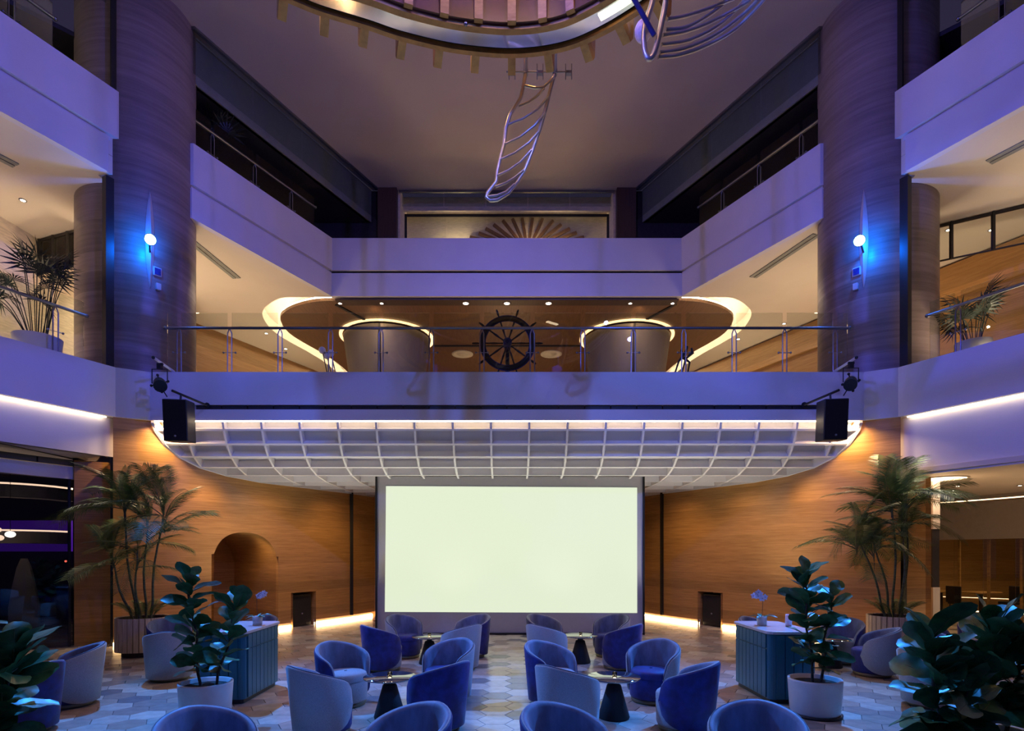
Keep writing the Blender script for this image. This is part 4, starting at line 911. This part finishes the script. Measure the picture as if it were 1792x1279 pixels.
def chair_parts():
    P = {}
    q = MB(); q.grid(shell_grid(True), 0, True); P['outer_shell'] = q
    q = MB(); q.grid(shell_grid(False), 0, True); P['inner_back'] = q
    q = MB(); g = shell_grid(True); loop = [r_[-1] for r_ in g]; q.tube(loop, .0065, 6, 0, False)
    P['piping'] = q
    q = MB(); q.lathe([(.02, .44), (.16, .438), (.235, .428), (.262, .41), (.272, .385), (.272, .33)], 28, (0, -.03, 0)); P['seat'] = q
    q = MB(); q.lathe([(.275, .335), (.285, .30), (.282, .09), (.27, .06), (.02, .06)], 28, (0, -.015, 0)); P['body'] = q
    q = MB(); q.lathe([(.02, .0605), (.268, .06), (.268, .022), (.255, .0), (.02, .0)], 28, (0, -.01, 0)); P['plinth'] = q
    return P
CP = chair_parts()
KINDS = {'pale': dict(outer_shell='pale', inner_back='inner', piping='piping', seat='royal', body='royal', plinth='brass'),
         'navy': dict(outer_shell='royal', inner_back='inner', piping='pale', seat='pale', body='pale', plinth='brass')}
CM = {}
for kd, mp_ in KINDS.items():
    for nm, q in CP.items(): CM[kd, nm] = q.build(nm, M[mp_[nm]], None, 0, True)
def chair(kd, x, y, face, label, group=None):
    """face: point looked at"""
    rz = math.atan2(face[1]-y, face[0]-x)+PI/2
    t = thing('tub_chair', (x, y, 0), label, 'chair', group, rz)
    for nm in CP:
        o = bpy.data.objects.new(nm, CM[kd, nm]); COL.objects.link(o); o.parent = t
    return t
def table(x, y, label, zt=.49):
    t = thing('cocktail_table', (x, y, 0), label, 'table', 'round cocktail tables between the chairs')
    q = MB(); q.lathe([(.001, zt-.03), (.26, zt-.03), (.305, zt-.018), (.312, zt-.006), (.309, zt), (.001, zt)], 48, (x, y, 0)); q.build('tabletop', M['tabletop'], t)
    q = MB(); q.lathe([(.001, 0), (.178, 0), (.185, .02), (.082, zt-.10), (.06, zt-.085), (.001, zt-.085)], 32, (x, y, 0)); q.build('cone_base', M['matt'], t)
    q = MB(); q.cyl((x, y), .048, zt-.09, zt-.028, 16); q.build('neck', M['blk'], t)
    return t
def candle(x, y, z, label):
    t = thing('tea_light_holder', (x, y, z), label, 'candle', 'tea lights on the cocktail tables')
    q = MB(); q.lathe([(.001, z), (.026, z), (.030, z+.055), (.027, z+.055), (.023, z+.008), (.001, z+.008)], 18, (x, y, 0)); q.build('glass_cup', M['glass'], t)
    q = MB(); q.cyl((x, y), .021, z+.010, z+.045, 12); q.build('wax', M['flame'], t)
TB = {'near left': (-1.39, 6.78), 'near right': (1.27, 6.78), 'far left': (-1.37, 10.1), 'far right': (1.31, 10.2)}
for k, (x, y) in TB.items():
    table(x, y, 'round dark glass cocktail table on a black cone, %s of the central four' % k); candle(x+.005, y-.02, .49, 'small lit tea light cup on the %s cocktail table' % k)
# each: kind, x, y, look-at, label
CH_ = [
 ('navy', -2.10, 7.38, 'near left', 'navy-backed tub chair left behind the near left table, pale seat open to the viewer'),
 ('pale', -.80, 7.62, 'near left', 'pale-backed tub chair behind the near left table, by the aisle'),
 ('pale', -1.98, 6.18, 'near left', 'large pale grey-backed tub chair turned away, left in front of the near left table'),
 ('navy', -.79, 6.38, 'near left', 'dark navy-backed tub chair turned away, right in front of the near left table'),
 ('navy', .60, 7.44, 'near right', 'navy-backed tub chair behind the near right table, by the aisle'),
 ('pale', 1.92, 7.56, 'near right', 'tub chair with royal blue seat facing the viewer behind the near right table'),
 ('pale', .68, 6.22, 'near right', 'pale grey-backed tub chair turned away, left in front of the near right table'),
 ('navy', 1.96, 6.34, 'near right', 'dark navy-backed tub chair turned away, right in front of the near right table'),
 ('pale', -1.92, 10.75, 'far left', 'tub chair left behind the far left table, before the screen'),
 ('navy', -.68, 10.80, 'far left', 'navy-backed tub chair right behind the far left table, before the screen'),
 ('navy', -2.06, 9.55, 'far left', 'dark navy-backed tub chair turned away, left of the far left table'),
 ('pale', -.80, 9.65, 'far left', 'pale-backed tub chair turned away, right in front of the far left table'),
 ('navy', .74, 10.82, 'far right', 'navy-backed tub chair left behind the far right table, before the screen'),
 ('pale', 1.96, 10.84, 'far right', 'tub chair right behind the far right table, before the screen'),
 ('pale', .70, 9.68, 'far right', 'pale-backed tub chair turned away, left in front of the far right table'),
 ('navy', 1.92, 9.70, 'far right', 'dark navy-backed tub chair turned away, right of the far right table'),
 ('pale', -2.16, 4.13, (-1.2, 3.3), 'tub chair cut by the bottom edge, leftmost of the front row'),
 ('navy', -.78, 4.22, (-1.6, 3.3), 'tub chair cut by the bottom edge, second from the left in the front row'),
 ('navy', .47, 4.22, (1.3, 3.3), 'tub chair cut by the bottom edge, third from the left in the front row'),
 ('pale', 1.86, 4.24, (1.3, 3.0), 'tub chair cut by the bottom edge, rightmost of the front row'),
 ('pale', -5.62, 7.35, (-6.9, 6.4), 'pale grey-backed tub chair at the far left beside the dark glass wall'),
 ('navy', -5.30, 6.25, (-6.6, 6.4), 'navy-backed tub chair half hidden behind the left corner fig leaves'),
 ('pale', -5.22, 8.85, (-5.6, 9.9), 'pale-backed tub chair turned away between the left palm planter and the white fig pot'),
 ('navy', -5.92, 10.05, (-5.0, 9.3), 'tub chair behind the pale one, beside the left palm planter'),
 ('pale', -4.62, 10.55, (-4.9, 9.4), 'tub chair whose rim shows just above the left teal cabinet'),
 ('pale', 4.60, 10.35, (5.2, 9.4), 'tub chair whose rim shows just above the right teal cabinet'),
 ('navy', 5.98, 10.2, (5.3, 9.6), 'tub chair with pale inside and seat right of the right teal cabinet'),
 ('pale', 5.86, 9.15, (4.9, 9.6), 'pale-backed tub chair in front of the right palm planter'),
 ('pale', 5.42, 7.30, (6.6, 8.0), 'pale grey-backed tub chair behind the right corner fig leaves'),
 ('pale', 7.50, 9.95, (8.3, 9.2), 'pale-backed tub chair at the foot of the right oak end wall'),
 ('navy', 8.45, 10.15, (7.7, 9.0), 'tub chair with pale inside, farthest right behind the corner fig'),
 ('navy', 6.35, 8.35, (6.4, 7.4), 'tub chair with pale rim and seat hidden behind the corner fig leaves'),
]
for kd, x, y, f, lb in CH_:
    f = TB[f] if isinstance(f, str) else f
    chair(kd, x, y, f, lb, 'tub chairs in the lounge')
table(5.55, 9.9-.1, 'round cocktail table among the chairs right of the right teal cabinet')
table(7.9, 9.3, 'round cocktail table behind the right corner fig')
table(-5.35, 9.75, 'round cocktail table beside the left palm planter')

# ------------------------------------------------------------------ teal cabinets with orchids
def cabinet(s, nm):
    x0, x1, y0, y1 = s*3.37, s*4.02, 7.35, 8.52; H = .94
    t = thing('service_cabinet', (s*3.7, 7.95, 0), 'teal panelled service cabinet with pale stone top on the %s of the aisle' % nm, 'cabinet', 'teal service cabinets')
    def rr(d, r=.09):
        xa, xb, ya, yb = min(x0, x1)+d, max(x0, x1)-d, y0+d, y1-d; r = max(.01, r-d); out = []
        for cx, cy, a in ((xb-r, yb-r, 0), (xa+r, yb-r, 90), (xa+r, ya+r, 180), (xb-r, ya+r, 270)):
            for k in range(5): th = math.radians(a+k*22.5); out.append((cx+r*math.cos(th), cy+r*math.sin(th)))
        return out
    q = MB(); q.prism(rr(.02), .06, H-.04); q.build('carcass', M['teal'], t)
    q = MB(); q.prism(rr(.05), 0, .06); q.build('plinth', M['blk'], t)
    q = MB(); q.prism(rr(-.012), H-.035, H); q.build('stone_top', M['stone'], t, .004)
    n = 8; L = y1-y0-.2
    for k in range(n):
        ya = y0+.1+L*k/n+.006; yb = y0+.1+L*(k+1)/n-.006
        for z0, z1 in ((.075, .70), (.715, .89)):
            q = MB(); q.bb(s*3.372, s*3.394, ya, yb, z0, z1); q.build('board', M['teal'], t)
    for k in range(4):
        xa = min(x0, x1)+.1+.45*k/4+.006; q = MB(); q.bb(xa, xa+.45/4-.012, y0+.003, y0+.024, .075, .89); q.build('front_board', M['teal'], t)
    return t
cabinet(-1, 'left'); cabinet(1, 'right')
leafm = None
def leaf_mesh(L, W, seed, fiddle=True, droop=.25):
    r = random.Random(seed); q = MB(); rows = []; n = 8; ph = r.uniform(0, 6)
    for i in range(n+1):
        u = i/n
        if fiddle: w = W*(math.sin(PI*min(1, u*.96+.02))**.55)*(.55+.55*u)*(1-.16*math.exp(-((u-.38)/.10)**2))
        else: w = W*math.sin(PI*min(1, u*.94+.04))**.8
        x = L*(.06+u); z = -droop*L*u*u+.02*math.sin(ph+u*7)*L
        rows.append([(x-.03*L, v*w, z+.16*abs(v)*w*(1)+.03*L*math.sin(ph+u*11+v*2)*abs(v)) for v in (-1, -.55, 0, .55, 1)])
    q.grid(rows, 0, True); q.tube([(0, 0, .01), (L*.12, 0, -.002), (L*.6, 0, -droop*L*.36+.004), (L*1.03, 0, -droop*L+.004)], [.006, .005, .003, .001], 4, 1)
    return q.build('leaf', [M['leaf'], M['stem']], None, 0, True)
FL = [leaf_mesh(.34, .135, k, True, d) for k, d in enumerate((.12, .3, .5, .2, .4))]
def orient(dirv, roll=0.0, up=Vector((0, 0, 1))):
    x = dirv.normalized(); y = up.cross(x)
    if y.length < 1e-3: y = Vector((0, 1, 0))
    y.normalize(); z = x.cross(y); Mx = Matrix((x, y, z)).transposed()
    return (Mx @ Matrix.Rotation(roll, 3, 'X')).to_4x4()
def put_leaf(parent, me, name, p, dirv, sc=1.0, roll=0.0):
    o = bpy.data.objects.new(name, me); COL.objects.link(o); o.parent = parent
    o.matrix_basis = Matrix.Translation(Vector(p)-base_of(parent)) @ orient(dirv, roll) @ Matrix.Scale(sc, 4)
    return o
def lathe_pot(t, x, y, r, h, m_, saucer=True, taper=.92):
    q = MB(); q.lathe([(.001, .02), (r*taper*.94, .02), (r*taper, .05), (r, h-.02), (r, h), (r-.03, h), (r-.035, h-.06), (.001, h-.06)], 40, (x, y, 0)); q.build('pot', m_, t)
    q = MB(); q.lathe([(.001, h-.07), (r-.034, h-.05)], 30, (x, y, 0)); q.lathe([(r-.034, h-.05), (.001, h-.045)], 30, (x, y, 0)); q.build('soil', M['soil'], t)
    if saucer: q = MB(); q.lathe([(.001, 0), (r*.98, 0), (r*1.0, .03), (r*.9, .03)], 32, (x, y, 0)); q.build('saucer', M['blk'], t)
def fiddle_fig(x, y, stems, label, pot_r=.3, pot_h=.44, seed=1, lsc=1.0, nleaf=40, group=None):
    r = random.Random(seed); t = thing('fiddle_leaf_fig', (x, y, 0), label, 'potted plant', group)
    lathe_pot(t, x, y, pot_r, pot_h, M['pot'])
    for (dx, dy, h, lx, ly, n) in stems:
        base = Vector((x+dx, y+dy, pot_h-.08)); top = Vector((x+dx+lx, y+dy+ly, h)); q = MB()
        pts = [base.lerp(top, k/6)+Vector((.02*math.sin(k*1.7+seed), .02*math.cos(k*2.1), 0))*(0 < k < 6) for k in range(7)]
        q.tube(pts, [.017-.0015*k for k in range(7)], 7); q.build('trunk', M['trunk'], t)
        for k in range(n):
            u = .14+.86*(k+.5)/n; a = k*2.399+seed+r.uniform(-.25, .25); p = base.lerp(top, u); el = .10+1.0*u**1.2+r.uniform(-.35, .35)
            if k >= n-3: el = .95+r.uniform(-.1, .25)
            d = Vector((math.cos(a)*math.cos(el), math.sin(a)*math.cos(el), math.sin(el)))
            put_leaf(t, r.choice(FL), 'leaf', p, d, lsc*r.uniform(.75, 1.05)*(1.0 if k < n-1 else .8), r.uniform(-1.0, 1.0))
    return t
fiddle_fig(-3.54, 6.72, [(-.05, .0, 1.66, -.16, .0, 34), (.10, .05, 1.42, .26, -.0, 20)], 'fiddle leaf fig in a white round pot beside the left teal cabinet', .295, .44, 3, .92)
fiddle_fig(3.72, 6.90, [(-.03, .0, 1.70, -.10, .0, 36), (.08, .03, 1.45, .14, .0, 20)], 'fiddle leaf fig in a white round pot beside the right teal cabinet', .30, .44, 5, .92)
fiddle_fig(-4.15, 4.45, [(-.05, .0, 1.60, -.15, .0, 44), (.08, .0, 1.2, .22, .05, 30)], 'dark fiddle leaf fig filling the bottom left corner', .3, .44, 8, 1.05)
fiddle_fig(3.42, 4.42, [(-.06, .0, 1.32, -.08, .0, 34), (.06, .0, 1.05, .1, .0, 24)], 'fiddle leaf fig in the bottom right corner, blue-lit leaves', .3, .44, 11, 1.0)
fiddle_fig(4.12, 4.85, [(0, .0, 1.33, .0, .0, 36), (.1, .0, 1.2, .15, .0, 24)], 'darker fiddle leaf fig cut by the right picture edge', .3, .44, 14, 1.1)
# orchids on the cabinets
def orchid(x, y, z, s, label, n):
    t = thing('potted_orchid', (x, y, z), label, 'potted orchid', 'orchids on the teal cabinets'); r = random.Random(n)
    q = MB(); q.lathe([(.001, 0), (.062, 0), (.068, .13), (.060, .13), (.058, .11), (.001, .11)], 24, (x, y, z)); q.build('pot', M['pot'], t)
    for a, el, sc in ((.2, .6, .6), (2.9, .45, .55), (4.2, .25, .5), (5.4, .35, .62), (1.6, .4, .5)):
        put_leaf(t, ORL, 'leaf', (x, y, z+.11), Vector((math.cos(a), math.sin(a)*.6, math.sin(el))), sc, r.uniform(-.3, .3))
    tip = [Vector((x, y, z+.1)), Vector((x-.01*s, y, z+.28)), Vector((x+.0*s, y-.01, z+.40)), Vector((x+.05*s, y-.01, z+.45)), Vector((x+.10*s, y-.02, z+.44))]
    pts = catmull3(tip, 5); q = MB(); q.tube(pts, .003, 5); q.build('flower_stem', M['trunk'], t)
    for k in range(n):
        p = pts[-1-k*2] if k*2 < 11 else pts[-11]; p = p+Vector((r.uniform(-.03, .03), r.uniform(-.02, .02), r.uniform(-.035, .02))); q = MB()
        for j in range(5):
            a = 2*PI*j/5+.3; v = Vector((math.cos(a), 0, math.sin(a))); w = Vector((-math.sin(a), 0, math.cos(a)))
            q.face([p, p+v*.026+w*.020+Vector((0, -.006, 0)), p+v*.050+Vector((0, -.002, 0)), p+v*.026-w*.020+Vector((0, -.006, 0))], 0)
        q.ball(tuple(p+Vector((0, -.008, 0))), .006, 6, 1); q.build('blossom', [M['petal'], M['royal']], t)
ORL = leaf_mesh(.30, .05, 33, False, .35)
orchid(-3.50, 8.02, .94, 1, 'lilac orchid with an arching spray in a small white pot on the left teal cabinet', 6)
orchid(3.57, 8.00, .94, -1, 'pale round-headed orchid in a small white pot on the right teal cabinet', 8)
q = MB(); q.lathe([(.001, .94), (.04, .94), (.045, 1.0), (.040, 1.10), (.034, 1.10), (.038, 1.0), (.001, .95)], 18, (3.92, 7.95, 0)); tag(q.build('glass_vase', M['petal']), 'small pale bluish vase behind the fig leaves on the right teal cabinet', 'vase')

# ------------------------------------------------------------------ palms
def frond_mesh(L, droop, seed, nl=34, m_='palm', ll=.34):
    r = random.Random(seed); q = MB(); pts = []
    for k in range(13):
        u = k/12; pts.append(Vector((L*(u*.96-.08*u*u), 0, L*(.30*u-droop*u*u))))
    q.tube(pts, [.011*(1-u/13)+.002 for u in range(13)], 5, 1, False)
    for k in range(nl):
        u = .20+.79*k/(nl-1); i = min(11, int(u*12)); f = u*12-i; p = pts[i].lerp(pts[i+1], f); tg = (pts[i+1]-pts[i]).normalized()
        l = ll*(.45+.75*math.sin(PI*min(1, (u-.1)/.95))**.7)*r.uniform(.9, 1.1)
        for s in (-1, 1):
            d = (tg*.62+Vector((0, s*.78, 0))+Vector((0, 0, .12))).normalized(); w = .0105
            side = tg*w; e1 = p+d*l*.5+Vector((0, 0, -.02*l)); e2 = p+d*l+Vector((0, 0, -.30*l*r.uniform(.6, 1.3)))
            q.face([p-side*.5, e1-side, e1+side, p+side*.5], 0); q.face([e1-side, e2, e1+side], 0)
    return q.build('frond', [M[m_], M['stem']], None, 0, True)
FR = [frond_mesh(1.25, d, k) for k, d in enumerate((.30, .45, .65, .85, .5))]
def planter(t, x, y, r, z0, h):
    q = MB(); q.lathe([(.001, z0), (r-.02, z0), (r-.02, z0+h-.01), (r-.06, z0+h-.01), (r-.06, z0+h-.10), (.001, z0+h-.08)], 12, (x, y, 0), 0, False); q.build('box', M['darkwood'], t)
    n = 30
    for k in range(n):
        a = 2*PI*k/n; q = MB(); w = 2*PI*r/n-.012; q.box(x+(r)*math.cos(a), y+r*math.sin(a), z0+h/2, .03, w, h, a); q.build('slat', M['slatwood'], t)
    q = MB(); q.cyl((x, y), r*.8, 0, z0, 16); q.build('plinth', M['darkwood'], t); q = MB(); q.cyl((x, y), r-.07, z0+h-.1, z0+h-.06, 20); q.build('soil', M['soil'], t)
def areca(x, y, canes, label, seed, group):
    t = thing('areca_palm', (x, y, 0), label, 'potted palm', group); r = random.Random(seed); planter(t, x, y, .45, .10, .63)
    for (dx, dy, tx, ty, h, nf, sc) in canes:
        b = Vector((x+dx, y+dy, .66)); tp = Vector((x+tx, y+ty, h)); q = MB()
        pts = [b.lerp(tp, k/6)+Vector((.03*math.sin(k+seed), .02*math.cos(k), 0)) for k in range(7)]; pts[0] = b
        q.tube(pts, [.026-.002*k for k in range(7)], 8); q.build('cane', M['stem'], t)
        nf = int(nf*1.45)
        for k in range(nf):
            a = 2*PI*k/nf+seed+r.uniform(-.35, .35); el = r.choice((-.1, .25, .6, .9, 1.15)) ; d = Vector((math.cos(a)*math.cos(el), math.sin(a)*math.cos(el), math.sin(el)))
            # keep the fronds off the wall behind
            if d.y > .35: d.y *= .35
            if abs(x) > 7 and d.x*x > 0 and x < 0: d.x *= .75
            put_leaf(t, r.choice(FR[:4]), 'frond', pts[-1]-Vector((0, 0, .04*k)), d, sc*r.uniform(.8, 1.05), r.uniform(-.3, .3))
        o = put_leaf(t, FR[0], 'spear_frond', pts[-1], Vector((.12*math.cos(seed+dx*9), 0, 1)), sc*.62, 0)
    for k in range(9):
        a = 2*PI*k/9+.2; d = Vector((math.cos(a)*.7, math.sin(a)*.5, .95)); put_leaf(t, FR[1], 'basal_frond', (x+.15*math.cos(a), y+.15*math.sin(a), .66), d, .42, 0)
    return t
areca(-7.0, 11.0, [(-.12, 0, -.34, -.1, 2.95, 8, .95), (.02, .05, .05, .0, 2.5, 7, .85), (.14, 0, .36, .0, 2.75, 8, .95), (0, -.12, -.02, -.2, 2.0, 7, .75), (-.2, .0, -.5, -.2, 1.85, 5, .85)], 'tall areca palm in a slatted planter before the left oak wall', 2, 'areca palms by the oak walls')
areca(7.62, 11.25, [(-.15, 0, -.75, -.1, 2.30, 8, .9), (-.05, .0, -.35, .0, 2.1, 7, .9), (.02, .05, .0, .0, 3.05, 8, 1.05), (.15, 0, .30, .0, 2.9, 8, 1.0), (.05, -.1, .15, -.1, 2.5, 6, .9)], 'tall areca palm in a slatted planter before the right oak wall', 5, 'areca palms by the oak walls')
# fan palms upstairs
def fan_mesh(L, n, m_, seed):
    q = MB(); r = random.Random(seed)
    for k in range(n):
        a = (k/(n-1)-.5)*math.radians(230); d = Vector((math.cos(a), math.sin(a), 0)); w = Vector((-math.sin(a), math.cos(a), 0))*L*.045; l = L*r.uniform(.8, 1.05)*(1-.2*abs(k/(n-1)-.5))
        q.face([Vector((0, 0, 0)), d*l*.45-w+Vector((0, 0, .03*L)), d*l+Vector((0, 0, -.25*l)), d*l*.45+w+Vector((0, 0, .03*L))], 0, False)
    q.tube([(-L*.02, 0, 0), (-L*.25, 0, -.05*L)], .006, 5, 0)
    return q.build('fan_leaf', M[m_], None, 0, True)
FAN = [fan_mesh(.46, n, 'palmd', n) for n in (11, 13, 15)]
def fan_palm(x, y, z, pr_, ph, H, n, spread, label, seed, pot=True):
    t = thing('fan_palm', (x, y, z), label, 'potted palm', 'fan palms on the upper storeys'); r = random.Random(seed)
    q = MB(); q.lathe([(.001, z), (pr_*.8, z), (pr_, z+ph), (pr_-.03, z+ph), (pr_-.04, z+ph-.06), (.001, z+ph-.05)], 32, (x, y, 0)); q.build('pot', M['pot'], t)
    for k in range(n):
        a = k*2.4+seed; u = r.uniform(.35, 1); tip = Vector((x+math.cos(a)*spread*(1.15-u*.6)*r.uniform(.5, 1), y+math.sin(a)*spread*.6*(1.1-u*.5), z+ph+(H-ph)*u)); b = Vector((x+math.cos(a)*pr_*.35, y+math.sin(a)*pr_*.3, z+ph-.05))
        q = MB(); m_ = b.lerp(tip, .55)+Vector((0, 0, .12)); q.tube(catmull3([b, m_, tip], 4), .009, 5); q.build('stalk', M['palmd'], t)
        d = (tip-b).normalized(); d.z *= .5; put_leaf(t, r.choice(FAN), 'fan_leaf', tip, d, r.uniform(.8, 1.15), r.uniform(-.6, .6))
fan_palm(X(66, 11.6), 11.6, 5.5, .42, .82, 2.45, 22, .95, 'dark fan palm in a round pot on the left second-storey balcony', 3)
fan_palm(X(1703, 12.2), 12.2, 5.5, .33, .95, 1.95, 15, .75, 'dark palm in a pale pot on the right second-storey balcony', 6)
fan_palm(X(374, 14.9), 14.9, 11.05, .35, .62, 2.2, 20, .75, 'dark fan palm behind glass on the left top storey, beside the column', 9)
